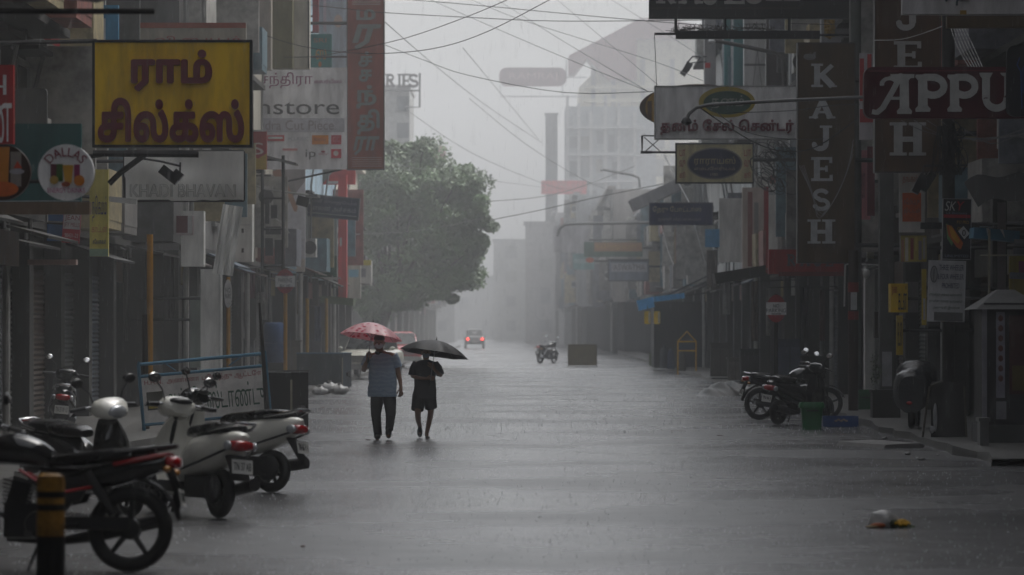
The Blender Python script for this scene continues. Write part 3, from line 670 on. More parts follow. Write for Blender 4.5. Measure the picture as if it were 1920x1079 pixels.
sign('shop_sign', 'small yellow topped white sign close to the tree', (672, 488, 696, 532), 142, (.5, .5, .48), [('rect', 672, 488, 696, 498, (.5, .42, .04)), ('rect', 677, 504, 686, 520, (.2, .2, .24))], arms=[(673, 500, LF, 0, .03)])
sign('awning', 'green edged stall awning under the red column', (600, 557, 662, 571), 124, (.10, .14, .07), depth=1.6, roll=rad(5), cat='awning', arms=[(602, 562, LF, 0, .03)])
def post(name, label, px, D, ztop, r, color, cat='post', band_=None):
    x = gx(px, D); t = thing(name, label, cat, (x, D, 0)); g = MB(); g.tube([(0, 0, 0), (0, 0, ztop)], r, 10); g.build('pole', C(color, rough=.5), t)
    g = MB(); g.lathe([(r * 2, 0), (r * 2, .04), (r * 1.05, .09)]); g.build('foot', C(DK), t)
    return t
def disc_sign(t, z, rx, rz, plate, lines, pole_r=.04, ends=None):
    g = MB(); g.prism([(rx * math.cos(a * PI / 16), z + rz * math.sin(a * PI / 16)) for a in range(32)], -pole_r - .02, -pole_r); g.build('sign_disc', C(ends or plate, rough=.4), t)
    if ends:
        g = MB(); g.box((0, -pole_r - .024, z), (rx * 2.1, .012, rz * .92)); g.build('sign_plate', C(plate, rough=.4), t)
    g = MB()
    for (s_, z0, z1, w_) in lines: letters(g, contours_of(s_, .03), -w_, z + z0, w_, z + z1, -pole_r - .03, .006, 30)
    g.build('lettering', C((.04, .04, .05)), t, smooth=False, fix=False)
t = post('no_parking_sign', 'round white no parking disc with maroon rim on a yellow post on the left pavement', 535, 95, gz(505, 95), .05, (.40, .20, .02), 'traffic sign')
disc_sign(t, gz(528, 95), .23, .30, (.62, .62, .62), [('NO', .10, .20, .08), ('PARKING', -.03, .08, .17), ('BUS', -.18, -.08, .13)], .05, ends=(.30, .03, .05))
t = post('no_parking_sign', 'narrow oval sign turned edge on beside the white wall', 428, 78, gz(520, 78), .04, (.35, .18, .02), 'traffic sign')
disc_sign(t, gz(551, 78), .08, .29, (.55, .55, .55), [('NO', .02, .12, .05), ('PARK', -.10, .0, .06)], .04)
post('yellow_post', 'ochre yellow post in front of the dark shutters', 281, 66, gz(440, 66), .055, (.42, .20, .012))
for px, D, lb in ((612, 122, 'yellow post under the green edged awning'), (576, 108, 'thin ochre post beside the blue barrel')): post('yellow_post', lb, px, D, gz(560, D), .05, (.40, .22, .02))
sign('shop_board', 'pinkish torn board above the left shutters', (52, 487, 143, 497), 56.5, (.48, .34, .31), depth=.2, arms=[(60, 492, LF, 0, .02)])
sign('rolled_board', 'grey board with rounded pale rim above the green tarpaulin', (28, 166, 88, 238), 52, (.10, .10, .10), depth=.1, round_=8, arms=[(32, 200, LF, 0, .03)])
s = thing('tarpaulin', 'crumpled green tarpaulin heaped above the round signs', 'tarpaulin', at(82, 268, 46)); g = MB(); vs = []; n = 26
for j in range(n + 1):
    for i in range(n + 1):
        u, v = i / n, j / n
        vs.append(((u - .5) * .95 + .03 * math.sin(v * 9 + u * 4), .5 * (v - .5) * 1.4, .24 * math.sin(u * 2.4 + .4) * (1 - v * .3) - .30 * u + .05 * math.sin(u * 17 + v * 8) + .04 * math.sin(v * 22 - u * 9)))
fs = [(j * (n + 1) + i, j * (n + 1) + i + 1, (j + 1) * (n + 1) + i + 1, (j + 1) * (n + 1) + i) for j in range(n) for i in range(n)]
g.add(vs, fs).build('sheet', M('green_tarp', (.01, .12, .095), rough=.25, var=.5, scale=5), s, fix=False)
s = thing('tarpaulin', 'black sheet sagging along the top left corner', 'tarpaulin', at(60, 2, 30)); g = MB(); vs = []; n = 20
for j in range(9):
    for i in range(n + 1): vs.append((-.9 + i * .088, (j - 4) * .25, .06 * math.sin(i * .8 + j) * .3 + (.03 if i > 16 else 0) + abs(j - 4) * .03))
g.add(vs, [(j * (n + 1) + i, j * (n + 1) + i + 1, (j + 1) * (n + 1) + i + 1, (j + 1) * (n + 1) + i) for j in range(8) for i in range(n)]).build('sheet', C(BLK, rough=.4), s, fix=False)
g = MB(); g.tube([(-.9, 1, 0), (.86, 1, 0)], .025, 6); g.build('pole', C(DK), s)
g = MB(); g.rings([[(-.9 + i * .088, -1.0, -.045 + .02 * math.sin(i * 1.7)) for i in range(n + 1)] + [(-.9 + i * .088, -1.0, .4) for i in range(n, -1, -1)], [(-.9 + i * .088, -.99, -.045 + .02 * math.sin(i * 1.7)) for i in range(n + 1)] + [(-.9 + i * .088, -.99, .4) for i in range(n, -1, -1)]]); g.build('flap', C(BLK), s)
PLANT = M('leaf_green', (.05, .08, .03), rough=.5, var=.6, scale=8)
def leafy(g, c, r, n, size):
    for _ in range(n):
        d = Vector((RND.gauss(0, 1), RND.gauss(0, 1), RND.gauss(0, 1))); d.normalize()
        p = Vector(c) + Vector((d.x * r[0], d.y * r[1], d.z * r[2])) * RND.random() ** .45
        a = Vector((RND.uniform(-1, 1), RND.uniform(-1, 1), RND.uniform(-1, 1))).normalized(); b = a.orthogonal().normalized()
        s_ = size * RND.uniform(.6, 1.4)
        g.add([p - a * s_, p + b * s_ * .45, p + a * s_, p - b * s_ * .45], [(0, 1, 2, 3)])
s = thing('balcony_plant', 'straggly green plant on the ledge left of the blue advert', 'plant', at(70, 152, 57)); g = MB(); leafy(g, (0, 0, 0), (.22, .2, .26), 260, .035); g.build('foliage', PLANT, s, smooth=False, fix=False)
g = MB(); g.box((-.05, 0, -.3), (.5, .25, .18)); g.build('planter', C(DK), s)
# ------------------------------------------------------------------ signs on the right side
RF = FACADE_R
sign('hanging_sign', 'maroon sign with big white ornamental English letters and rounded corners', (1620, 126, 1990, 222), 52, (.075, .003, .010), [
    ('glyphs', FANCY, [('A', (1634, 138, 1714, 216)), ('P', (1716, 139, 1776, 210)), ('P', (1776, 139, 1834, 210)), ('U', (1836, 137, 1896, 210))], (.50, .50, .49), .03),
    ('line', [(1628, 134), (1980, 132)], (.2, .02, .03), 1.5)], depth=.22, round_=16, arms=[(1985, 170, RF + .6, 0, .05)])
sign('neon_emblem', 'dark emblem board with blue outline at the right end of the maroon sign', (1888, 86, 1985, 218), 51.5, (.012, .012, .016), [('line', [(1912, 108), (1907, 122), (1914, 135), (1916, 205)], (.03, .06, .25), 2.5), ('ell', 1925, 150, 12, 30, (.03, .04, .12))], depth=.12, round_=14, arms=[(1980, 150, RF + .6, 0, .04)])
sign('hanging_sign', 'white sign with dark letters cut by the top right edge of the photo', (1692, -70, 2000, 27), 54, (.52, .51, .52), [('text', 'சாரதி', (1712, -60, 1830, 11), (.02, .05, .06), dict(bold=.04, depth=.04)), ('text', 'ஸ்டோர்', (1836, -60, 1980, 8), (.02, .05, .06), dict(bold=.04, depth=.04)), ('rect', 1800, 20, 1812, 28, (.3, .18, .02))], depth=.2, arms=[(1990, 0, RF + .5, 0, .05)])
sign('shop_board', 'brown ochre board hanging right under the white top sign', (1776, 30, 2000, 52), 53.8, (.10, .065, .03), depth=.2, arms=[(1990, 40, RF + .5, 0, .05)])
BRN = (.085, .040, .014)
sign('vertical_sign', 'near brown vertical sign with cut white slab letters behind the maroon sign', (1642, -140, 1762, 322), 66, BRN, [('glyphs', SLAB, [('A', (1676, -70, 1728, -4)), ('J', (1680, 4, 1724, 58)), ('E', (1676, 78, 1728, 130)), ('S', (1682, 145, 1724, 218)), ('H', (1668, 230, 1736, 292))], (.42, .42, .41), .04)], depth=.3, frame=((.05, .04, .035), 2), arms=[(1760, -50, RF + .6, 0, .05), (1760, 250, RF + .6, 0, .05)])
sign('vertical_sign', 'tall brown vertical sign with five full white slab letters', (1497, 82, 1602, 492), 78, (.085, .048, .018), [
    ('glyphs', SLAB, [('K', (1521, 120, 1569, 166)), ('A', (1517, 186, 1566, 224)), ('J', (1522, 236, 1560, 284)), ('E', (1521, 295, 1561, 340)), ('S', (1524, 354, 1556, 396)), ('H', (1514, 412, 1566, 457))], (.50, .51, .52), .04),
    ('ell', 1518, 107, 12, 6, (.22, .21, .2)), ('text', 'ஸ்ரீ', (1508, 98, 1530, 112), (.3, .3, .3))], depth=.35, frame=((.05, .04, .035), 2), arms=[(1600, 150, RF + .4, 0, .05), (1600, 300, RF + .4, 0, .05), (1600, 460, RF + .4, 0, .05)])
sign('hanging_sign', 'black sign with pale slab letters cut by the top edge above the oval sign', (1219, -50, 1640, 33), 82, (.022, .02, .02), [
    ('glyphs', SLAB, [('K', (1230, -36, 1268, 9)), ('A', (1272, -36, 1318, 9)), ('J', (1318, -36, 1350, 10)), ('E', (1358, -36, 1396, 8)), ('S', (1398, -36, 1430, 8)), ('H', (1436, -36, 1500, 2))], (.42, .42, .40), .04), ('rect', 1219, 14, 1500, 17, (.05, .03, .03))], depth=.25, frame=((.02, .02, .022), 2), arms=[(1635, 0, RF + .4, 0, .05)])
s = thing('sign_support', 'black truss bar wrapped in straw hanging under the black top sign', 'sign support', at(1400, 62, 82)); k7 = 82 / F
def l7(px, py): return ((px - 1400) * k7, 0, -(py - 62) * k7)
g = MB(); g.box(l7(1402, 66), (270 * k7, .14, 15 * k7)); g.tube([l7(1227, 64), l7(1268, 64)], .03, 6); g.tube([l7(1535, 66), l7(1640, 66)], .03, 6); g.build('beam', C(BLK), s)
g = MB()
for px in (1267, 1359, 1480): g.tube([l7(px, 35), l7(px, 62)], .035, 6)
g.build('hanger', C(BLK), s)
g = MB()
for _ in range(240):
    px = RND.uniform(1255, 1450); p = Vector(l7(px, 58 - 4 * abs(math.sin(px * .03)))); d = Vector((RND.gauss(0, 1), RND.gauss(0, .4), RND.gauss(.1, .6))).normalized() * RND.uniform(.05, .17)
    g.tube([p, p + d], .006, 4)
g.build('straw', C((.05, .042, .03)), s)
sign('hanging_sign', 'white sign with green and yellow oval and a row of maroon Tamil letters', (1229, 163, 1494, 260), 92, (.80, .80, .80), [
    ('ell', 1363, 192, 53, 29, (.40, .30, .03)), ('ell', 1364, 193, 45, 22, (.015, .075, .05)), ('text', 'தனம்', (1333, 179, 1395, 207), (.36, .38, .34), dict(bold=.012)),
    ('text', 'தனம் ேசல் ெசன்டர்', (1238, 224, 1488, 254), (.15, .012, .03), dict(fat=.032, depth=.06, rows=50))], depth=.2, frame=((.32, .32, .32), 2), arms=[(1490, 200, RF, 0, .05)])
sign('round_sign', 'oval yellow and brown sign peeping out behind the white oval sign', (1199, 158, 1420, 245), 96, (.09, .05, .03), [('ell', 1250, 202, 40, 34, (.42, .24, .03)), ('rect', 1214, 190, 1222, 225, (.10, .05, .03))], depth=.15, ellipse=True, frame=None, arms=[(1410, 210, RF, 0, .05)])
sign('hanging_sign', 'cream framed sign with a dark blue oval and red upright characters', (1269, 271, 1411, 342), 100, (.66, .60, .36), [
    ('ell', 1340, 307, 52, 30, (.25, .24, .22)), ('ell', 1340, 307, 49, 27.5, (.016, .018, .07)), ('text', 'ராராயஸ்', (1302, 294, 1379, 311), (.48, .42, .2), dict(bold=.03)), ('text', 'எம்போரியம்', (1302, 313, 1378, 321), (.45, .42, .32), dict(bold=.015)), ('text', '1980', (1332, 325, 1346, 330), (.4, .38, .3)),
    ('text', 'பா', (1274, 281, 1285, 293), (.42, .06, .05)), ('text', 'வு', (1274, 301, 1285, 313), (.42, .06, .05)), ('text', 'கூ', (1274, 323, 1285, 334), (.42, .06, .05)), ('text', 'பா', (1395, 281, 1408, 293), (.42, .06, .05)), ('text', 'வு', (1395, 301, 1408, 313), (.42, .06, .05)), ('text', 'கூ', (1395, 323, 1408, 334), (.42, .06, .05))], depth=.22, frame=((.02, .022, .03), 2.5), arms=[(1410, 300, RF, 0, .05), (1270, 288, 4.3, 0, .02)])
s = thing('sign_support', 'small crossed bracket left of the cream framed sign', 'sign support', at(1234, 270, 100)); k8 = 100 / F
def l8(px, py): return ((px - 1234) * k8, 0, -(py - 270) * k8)
g = MB(); g.tube([l8(1204, 255), l8(1204, 286), l8(1268, 286)], .035, 6); g.tube([l8(1204, 255), l8(1240, 255)], .02, 5); g.tube([l8(1208, 258), l8(1240, 286)], .014, 5); g.tube([l8(1240, 258), l8(1208, 286)], .014, 5); g.build('bracket', C(BLK), s)
g = MB(); g.box(l8(1212, 286), (.3, .1, .07)); g.build('clamp', C(BLK), s)
sign('hanging_sign', 'dark blue sign with two rows of pale yellow Tamil letters', (1219, 382, 1335, 421), 130, (.022, .025, .085), [('text', 'ேதரு ேபாட்டாஸ்', (1224, 387, 1315, 401), (.38, .34, .2), dict(bold=.03)), ('text', 'ஜவுளி விற்பனையகம்', (1234, 408, 1314, 416), (.24, .23, .2), dict(bold=.01))], depth=.2, frame=((.10, .10, .12), 2), arms=[(1334, 400, RF - .1, 0, .05)])
sign('hanging_sign', 'pale grey sign with dark frame and white English letters far down the right side', (1142, 488, 1215, 526), 190, (.22, .25, .30), [('rect', 1146, 494, 1213, 510, (.42, .42, .44)), ('text', 'ASWATHA', (1150, 496, 1210, 507), (.13, .12, .13), dict(bold=.02)), ('rect', 1144, 486, 1214, 491, (.06, .06, .07))], depth=.3, frame=((.10, .10, .11), 2), arms=[(1214, 500, RF, 0, .06)])
sign('hanging_sign', 'hazy green and orange sign above the pale grey sign', (1095, 454, 1205, 482), 205, (.10, .16, .13), [('rect', 1114, 455, 1204, 472, (.36, .20, .10)), ('text', 'விஜயா', (1118, 457, 1196, 469), (.45, .3, .06)), ('ell', 1106, 488, 8, 5, (.5, .12, .05))], depth=.3, arms=[(1204, 465, RF, 0, .06)])
sign('hanging_sign', 'pale teal square sign under the green and orange sign', (1074, 476, 1114, 506), 215, (.22, .36, .36), [('rect', 1076, 486, 1112, 494, (.35, .45, .45))], depth=.3, arms=[(1110, 490, RF, 0, .06)])
sign('hanging_sign', 'blank grey sign under a long lamp arm in the haze', (1038, 424, 1104, 473), 225, (.40, .39, .40), depth=.3, arms=[(1100, 450, RF, 0, .06)])
sign('fascia_sign', 'red fascia board with dark letters under the tall brown vertical sign', (1442, 468, 1582, 514), 88, (.34, .012, .016), [('glyphs', SLAB, [('R', (1475, 477, 1492, 500)), ('A', (1499, 477, 1520, 500)), ('J', (1526, 477, 1542, 500)), ('E', (1548, 477, 1562, 500))], (.10, .09, .095), .05), ('rect', 1460, 510, 1582, 518, (.16, .01, .015))], depth=.5, arms=[(1580, 490, RF, 0, .05)])
sign('vertical_sign', 'long pink vertical sign with dark red edge right of the tall brown sign', (1608, 282, 1632, 412), 80, (.7, .28, .32), [('text', 'திருமண', (1611, 300, 1622, 400), (.36, .10, .12)), ('rect', 1626, 275, 1640, 405, (.2, .01, .03))], depth=.15, arms=[(1630, 340, RF + .4, 0, .04)])
sign('vertical_sign', 'red and white sign slanting behind the maroon sign', (1612, 100, 1637, 262), 74, (.45, .42, .44), [('rect', 1612, 110, 1620, 190, (.45, .03, .03)), ('rect', 1626, 102, 1634, 140, (.45, .03, .03)), ('rect', 1612, 205, 1637, 230, (.4, .03, .04))], depth=.12, arms=[(1635, 150, RF + .4, 0, .04)])
sign('vertical_sign', 'narrow white and green vertical strip sign beside the pink sign', (1636, 325, 1655, 410), 82, (.40, .43, .43), [('rect', 1636, 355, 1653, 395, (.14, .25, .22))], depth=.12, roll=rad(4), arms=[(1652, 360, RF + .4, 0, .04)])
sign('wall_strip', 'pale yellow narrow strip below the white and green strip sign', (1628, 410, 1641, 485), 82, (.44, .42, .33), depth=.12, roll=rad(4), cat='wall strip', arms=[(1640, 450, RF + .4, 0, .04)])
sign('poster', 'white poster with an orange square on the right facade', (1686, 300, 1734, 436), 68, (.6, .59, .57), [('rect', 1692, 362, 1727, 416, (.7, .14, .03)), ('text', 'தங்கம்', (1692, 328, 1720, 346), (.35, .10, .05)), ('text', 'சேமிப்பு', (1694, 372, 1724, 384), (.35, .2, .15)), ('text', 'திட்டம்', (1694, 390, 1724, 402), (.35, .2, .15))], depth=.06, cat='poster', arms=[(1733, 350, RF + .5, 0, .04)])
s = thing('floodlight', 'black twin floodlight hanging on an arm before the orange poster', 'floodlight', at(1730, 345, 64)); k9 = 64 / F
g = MB(); g.box((-.06, 0, 0), (.13, .2, .34), ry=rad(28)); g.box((.08, 0, .03), (.13, .2, .34), ry=rad(32)); g.build('lamp_head', C(BLK, rough=.3), s)
g = MB(); g.tube([(0, 0, .12), (.02, 0, .3), (RF + .6 - s.location.x, 0, .32)], .02, 6); g.build('arm', C(DK), s)
sign('poster', 'black poster with a bright orange and yellow lantern picture and red banner', (1768, 374, 1820, 486), 58, (.015, .015, .022), [
    ('text', 'SK', (1772, 378, 1792, 396), (.5, .5, .5), dict(bold=.03, shear=.2)), ('text', 'Y', (1792, 378, 1806, 395), (.45, .02, .03), dict(bold=.03, shear=.2)), ('text', 'L.E. Electronics', (1774, 398, 1812, 402), (.2, .25, .35)), ('rect', 1769, 403, 1819, 409, (.40, .015, .03)), ('text', 'P17 PRO', (1794, 414, 1816, 420), (.5, .25, .03)), ('text', 'ONE', (1795, 426, 1806, 432), (.4, .25, .03)),
    ('poly', [(1773, 420), (1778, 422), (1788, 452), (1785, 462), (1776, 448)], (.14, .30, .12)), ('poly', [(1774, 422), (1784, 424), (1806, 456), (1802, 468), (1794, 464), (1778, 442)], (.55, .12, .01)), ('poly', [(1778, 424), (1784, 426), (1800, 452), (1796, 458), (1784, 446)], (.62, .32, .02)), ('poly', [(1806, 424), (1818, 438), (1808, 449), (1796, 434)], (.55, .55, .56)), ('ell', 1807, 437, 3.4, 6, (.03, .03, .03)), ('ell', 1807, 437, 1.6, 4, (.5, .5, .5)), ('text', 'UNLIMITED', (1772, 478, 1816, 483), (.25, .27, .35))], depth=.04, frame=((.35, .35, .37), 1.2), roll=rad(1), cat='poster', arms=[(1819, 420, RF + .7, 0, .03)])
sign('notice_board', 'pale stained notice board with blue capitals and rows of green writing', (1740, 489, 1810, 604), 57.5, (.62, .62, .64), [
    ('text', 'THREE WHEELER', (1760, 497, 1806, 507), (.03, .03, .10), dict(bold=.03)), ('text', '& FOUR WHEELER', (1757, 514, 1806, 524), (.03, .03, .10), dict(bold=.03)), ('text', 'PROHIBITED', (1766, 531, 1798, 541), (.03, .03, .10), dict(bold=.03)),
    ('text', 'மூன்று சக்கர வாகனம்', (1742, 550, 1804, 557), (.05, .10, .08)), ('text', 'நான்கு சக்கர வாகனம்', (1742, 562, 1804, 569), (.05, .10, .08)), ('text', 'அனுமதி இல்லை', (1750, 574, 1800, 581), (.05, .10, .08)), ('rect', 1752, 586, 1806, 602, (.17, .17, .17)), ('ell', 1750, 515, 7, 16, (.12, .12, .13)), ('ell', 1750, 515, 5.5, 14, (.3, .3, .31)), ('line', [(1750, 505), (1750, 528)], (.1, .1, .1), 1.5)], depth=.04, roll=rad(1.5), cat='notice board', arms=[(1809, 540, RF + .7, 0, .03)])
sign('advert_board', 'small framed board of yellow and brown stripes above the yellow box sign', (1689, 442, 1737, 491), 61, (.42, .34, .08), [('rect', 1690, 450, 1695, 491, (.4, .2, .12)), ('rect', 1697, 446, 1703, 490, (.5, .48, .4)), ('rect', 1707, 447, 1713, 487, (.25, .06, .05)), ('rect', 1715, 444, 1720, 470, (.5, .4, .1)), ('rect', 1722, 452, 1728, 488, (.2, .18, .2)), ('rect', 1730, 446, 1735, 486, (.35, .33, .3))], depth=.1, frame=((.2, .19, .15), 1), arms=[(1736, 465, RF + .6, 0, .03)])
sign('box_sign', 'yellow box sign with black writing on its left face', (1670, 532, 1702, 586), 62, (.75, .5, .02), [('text', 'நகை', (1672, 538, 1682, 556), (.4, .06, .02)), ('text', 'கடன்', (1684, 536, 1700, 582), (.03, .03, .03))], depth=.4, cat='box sign', arms=[(1700, 560, RF + .6, 0, .03)])
sign('box_sign', 'plain grey side box behind the yellow box sign', (1702, 529, 1722, 586), 62.4, (.18, .18, .17), depth=.4, cat='box sign', arms=[(1720, 560, RF + .6, 0, .03)])
sign('vertical_sign', 'narrow yellow strip sign with dark writing below the yellow box', (1681, 592, 1693, 666), 65, (.48, .34, .03), [('text', 'கடை', (1683, 604, 1691, 650), (.06, .05, .03))], depth=.1, arms=[(1692, 620, RF + .6, 0, .03)])
sign('vertical_sign', 'yellow upright strip beside the notice board', (1729, 505, 1737, 610), 60, (.45, .33, .02), [('rect', 1731, 560, 1735, 600, (.4, .4, .4))], depth=.1, arms=[(1736, 540, RF + .6, 0, .03)])
sign('wall_strip', 'tall white pilaster behind the brown meter box', (1622, 500, 1652, 738), 84, (.75, .75, .73), [('rect', 1640, 505, 1646, 735, (.30, .30, .29))], depth=.4, cat='pilaster', arms=[(1650, 560, RF + .4, 0, .03)])
sign('meter_box', 'dark brown meter box fixed on the white pilaster', (1640, 585, 1662, 634), 78, (.06, .045, .035), depth=.25, cat='meter box', arms=[(1660, 600, RF + .4, 0, .03)])
s = thing('pipe_frame', 'white pipe gate frame with a small hanging lamp', 'pipe frame', at(1618, 497, 80)); ka = 80 / F
def la(px, py): return ((px - 1618) * ka, 0, -(py - 497) * ka)
g = MB(); g.tube([la(1583, 575), la(1584, 520), la(1585, 497), la(1592, 495), la(1650, 498)], .02, 6); g.build('pipe', C((.8, .8, .8)), s)
g = MB(); g.ell(la(1625, 514), (.08, .08, .11)); g.tube([la(1625, 498), la(1625, 508)], .015, 5); g.build('lamp', M('opal_glass', (.7, .7, .68), rough=.15, var=.1), s)
t = post('no_parking_sign', 'no parking sign with white plate between red half discs on the right kerb', 1455, 86, gz(552, 86), .045, DK, 'traffic sign')
disc_sign(t, gz(579, 86), .215, .31, (.85, .85, .85), [('NO', .02, .10, .07), ('PARKING', -.085, 0, .22), ('—', -.13, -.11, .11)], .045, ends=(.34, .02, .03))
t = post('warning_pole', 'dark leaning pole with narrow white plate and painted red bands', 1600, 74, gz(470, 74), .10, (.045, .030, .026), 'pole')
g = MB(); g.box((0, -.13, gz(565, 74)), (.12, .03, .34)); g.build('plate', C((.48, .48, .48)), t)
g = MB(); g.lathe([(.105, gz(548, 74)), (.105, gz(530, 74))]); g.lathe([(.105, gz(600, 74)), (.105, gz(584, 74))]); g.build('red_band', C((.22, .02, .02)), t)
t = thing('utility_pole', 'square grey concrete pole hung with cable coils behind the green bin', 'utility pole', (gx(1661, 72), 72, 0))
g = MB(); g.box((0, 0, 5.4), (.26, .3, 10.8)); g.build('pole', C((.10, .10, .095), rough=.7), t)
t2 = thing('utility_pole', 'thick dark pole carrying the cable bundle behind the notice board', 'utility pole', (gx(1785, 59), 59.2, 0)); g = MB(); g.tube([(0, .3, 0), (0, .3, 7)], .10, 10); g.build('pole', C((.03, .028, .026)), t2)
g = MB(); g.box((0, .1, 3.3), (.9, .12, .1)); g.build('cross_arm', C(DK), t2)
t3 = thing('utility_pole', 'slim grey green pole right of the tall brown vertical sign', 'utility pole', (gx(1607, 79), 79.3, 0)); g = MB(); g.tube([(0, 0, 0), (0, 0, 9)], [.13, .11], 10); g.build('pole', C((.10, .11, .10)), t3)
# low boxes further right
sign('wall_panel', 'white wall end with a window slit behind the blue sign', (1348, 372, 1392, 492), 118, (.65, .64, .62), [('rect', 1322, 430, 1349, 464, (.14, .36, .60))], depth=.3, cat='wall panel', arms=[(1390, 430, RF, 0, .03)])
sign('wall_strip', 'dull red and cream striped wall strip beyond the tall brown sign', (1392, 352, 1442, 512), 112, (.55, .47, .43), [('rect', 1402, 360, 1411, 500, (.26, .10, .09)), ('rect', 1432, 352, 1437, 512, (.3, .02, .03)), ('rect', 1414, 380, 1422, 500, (.28, .27, .27))], depth=.3, cat='wall strip', arms=[(1440, 430, RF, 0, .03)])
sign('wall_strip', 'white wall strip with a red edge left of the red fascia board', (1438, 345, 1458, 508), 104, (.72, .7, .68), [('rect', 1436, 350, 1441, 512, (.35, .02, .03)), ('rect', 1441, 358, 1457, 366, (.5, .5, .5))], depth=.3, cat='wall strip', arms=[(1456, 430, RF, 0, .03)])
sign('shop_sign', 'small pale sign with green letters beside the tall brown sign', (1473, 400, 1494, 450), 98, (.42, .42, .41), [('text', 'வ', (1477, 424, 1491, 440), (.03, .2, .12), dict(bold=.03))], arms=[(1492, 420, RF, 0, .03)])
sign('wall_strip', 'teal pilaster with white edges above the white oval sign', (1376, -40, 1394, 170), 118, (.06, .20, .21), [('rect', 1371, -40, 1375, 170, (.6, .62, .64))], depth=.6, cat='pilaster', arms=[(1390, 60, RF, 0, .03)])
sign('wall_strip', 'second teal pilaster nearer the hazy cream building', (1358, -40, 1370, 170), 124, (.06, .20, .21), [('rect', 1354, -40, 1357, 170, (.6, .62, .64))], depth=.6, cat='pilaster', arms=[(1368, 60, RF, 0, .03)])
sign('wall_panel', 'white upper wall between the teal pilaster and the dark brown panel', (1395, -40, 1436, 170), 116, (.5, .5, .5), [('rect', 1396, 44, 1436, 48, (.2, .2, .2)), ('rect', 1396, 120, 1436, 124, (.15, .15, .15)), ('line', [(1412, 160), (1420, 95)], (.1, .1, .1), 1), ('line', [(1428, 160), (1420, 95)], (.1, .1, .1), 1)], depth=.5, cat='wall panel', arms=[(1430, 60, RF, 0, .03)])
sign('wall_panel', 'dark brown upper panel left of the tall brown sign', (1437, -40, 1480, 170), 110, (.055, .04, .042), depth=.5, cat='wall panel', arms=[(1476, 60, RF, 0, .03)])
sign('wall_panel', 'pale bluish upper panel directly behind the top of the tall brown sign', (1481, 22, 1520, 330), 102, (.30, .31, .33), [('rect', 1482, 24, 1516, 54, (.5, .52, .55)), ('rect', 1481, 90, 1484, 160, (.6, .62, .64))], depth=.5, cat='wall panel', arms=[(1515, 60, RF, 0, .03)])
sign('wall_strip', 'grey pilaster with red lamp near the hazy cream building', (1321, 30, 1342, 170), 132, (.26, .25, .25), [('rect', 1322, 118, 1332, 128, (.5, .02, .02))], depth=.6, cat='pilaster', arms=[(1340, 60, RF, 0, .03)])
sign('window_panel', 'pale window wall above the maroon sign between brown signs', (1540, -40, 1640, 80), 90, (.30, .30, .31), [('rect', 1545, 8, 1566, 70, (.24, .18, .06)), ('rect', 1600, -40, 1606, 80, DK), ('line', [(1606, 0), (1638, 78)], DK, 4)], depth=.4, cat='wall panel', arms=[(1635, 20, RF, 0, .03)])
s = thing('garland', 'yellow flower garland hanging on the pale window wall', 'garland', at(1556, 40, 89)); g = MB()
for i in range(60): g.ell((RND.uniform(-.1, .1), RND.uniform(-.08, .02), RND.uniform(-.4, .4)), (.045, .045, .04), 6, 4)
g.build('flowers', C((.36, .22, .03)), s)
s = thing('camera_mast', 'pair of black floodlights on a bent arm below the straw wrapped bar', 'floodlight', at(1290, 125, 128)); kb = 128 / F
g = MB(); g.box((0, 0, 0), (.22, .2, .28), ry=rad(30)); g.box((-.12, 0, -.18), (.2, .2, .25), ry=rad(35)); g.build('lamp_head', C(BLK), s)
g = MB(); g.tube([(0, 0, .15), (.15, 0, .33), (.62, 0, .33)], .03, 6); g.tube([(.1, 0, .12), (.62, 0, .16)], .02, 6); g.build('arm', C(DK), s)
def lamp_arm(label, pts, D, r, lampc, Xw=None):
    c = at(*pts[0], D); t = thing('street_lamp', label, 'street lamp', c); g = MB(); P = [at(*p, D) - c for p in pts]
    if Xw is not None: P = [Vector((Xw - c.x, 0, P[0].z))] + P
    g.tube(P, r, 8); g.build('arm', C((.13, .13, .13), rough=.4, metal=.3) if False else C((.13, .13, .13), rough=.4), t)
    g = MB(); e = P[-1]; g.lathe([(.02, .06), (.07, .03), (.10, -.03), (.085, -.06), (.03, -.09)], c=e, n=14); g.build('lamp_head', lampc, t)
    return t
WLAMP = M('lamp_glass', (.75, .76, .78), rough=.12, var=.05)
lamp_arm('long grey lamp arm crossing in front of the white oval sign', [(1614, 183), (1450, 190), (1330, 197), (1306, 202), (1292, 214), (1287, 226)], 70, .032, C(BLK), 7.6)
lamp_arm('thin curved lamp arm above the blank grey sign in the haze', [(1200, 418), (1080, 420), (1058, 422), (1049, 430), (1046, 440)], 205, .08, C((.2, .2, .2)), 7.2)
lamp_arm('slanted lamp arm with square pale head under the straw wrapped bar', [(1470, 160), (1469, 112), (1455, 100), (1380, 84), (1335, 76)], 95, .05, WLAMP)
lamp_arm('thin street lamp arm hanging in front of the hazy scaffold building', [(1200, 352), (1198, 334), (1185, 328), (1128, 318)], 225, .07, C((.3, .3, .3)))
sign('tin_roof', 'grey slanting tin roof behind the blue sign', (1180, 350, 1300, 372), 165, (.20, .20, .21), depth=2.5, roll=rad(-24), cat='roof', arms=[(1290, 355, RF, 0, .05)])
sign('awning', 'dark sagging shop awning under the red fascia board', (1340, 500, 1500, 520), 104, (.03, .03, .03), depth=1.5, roll=rad(-9), cat='awning', arms=[(1495, 510, RF, 0, .05)])
sign('awning', 'bright blue tarpaulin edge hanging over the right side stall', (1196, 560, 1226, 580), 148, (.10, .45, .85), depth=1.0, roll=rad(-14), cat='tarpaulin', arms=[(1225, 570, RF, .5, .03)])
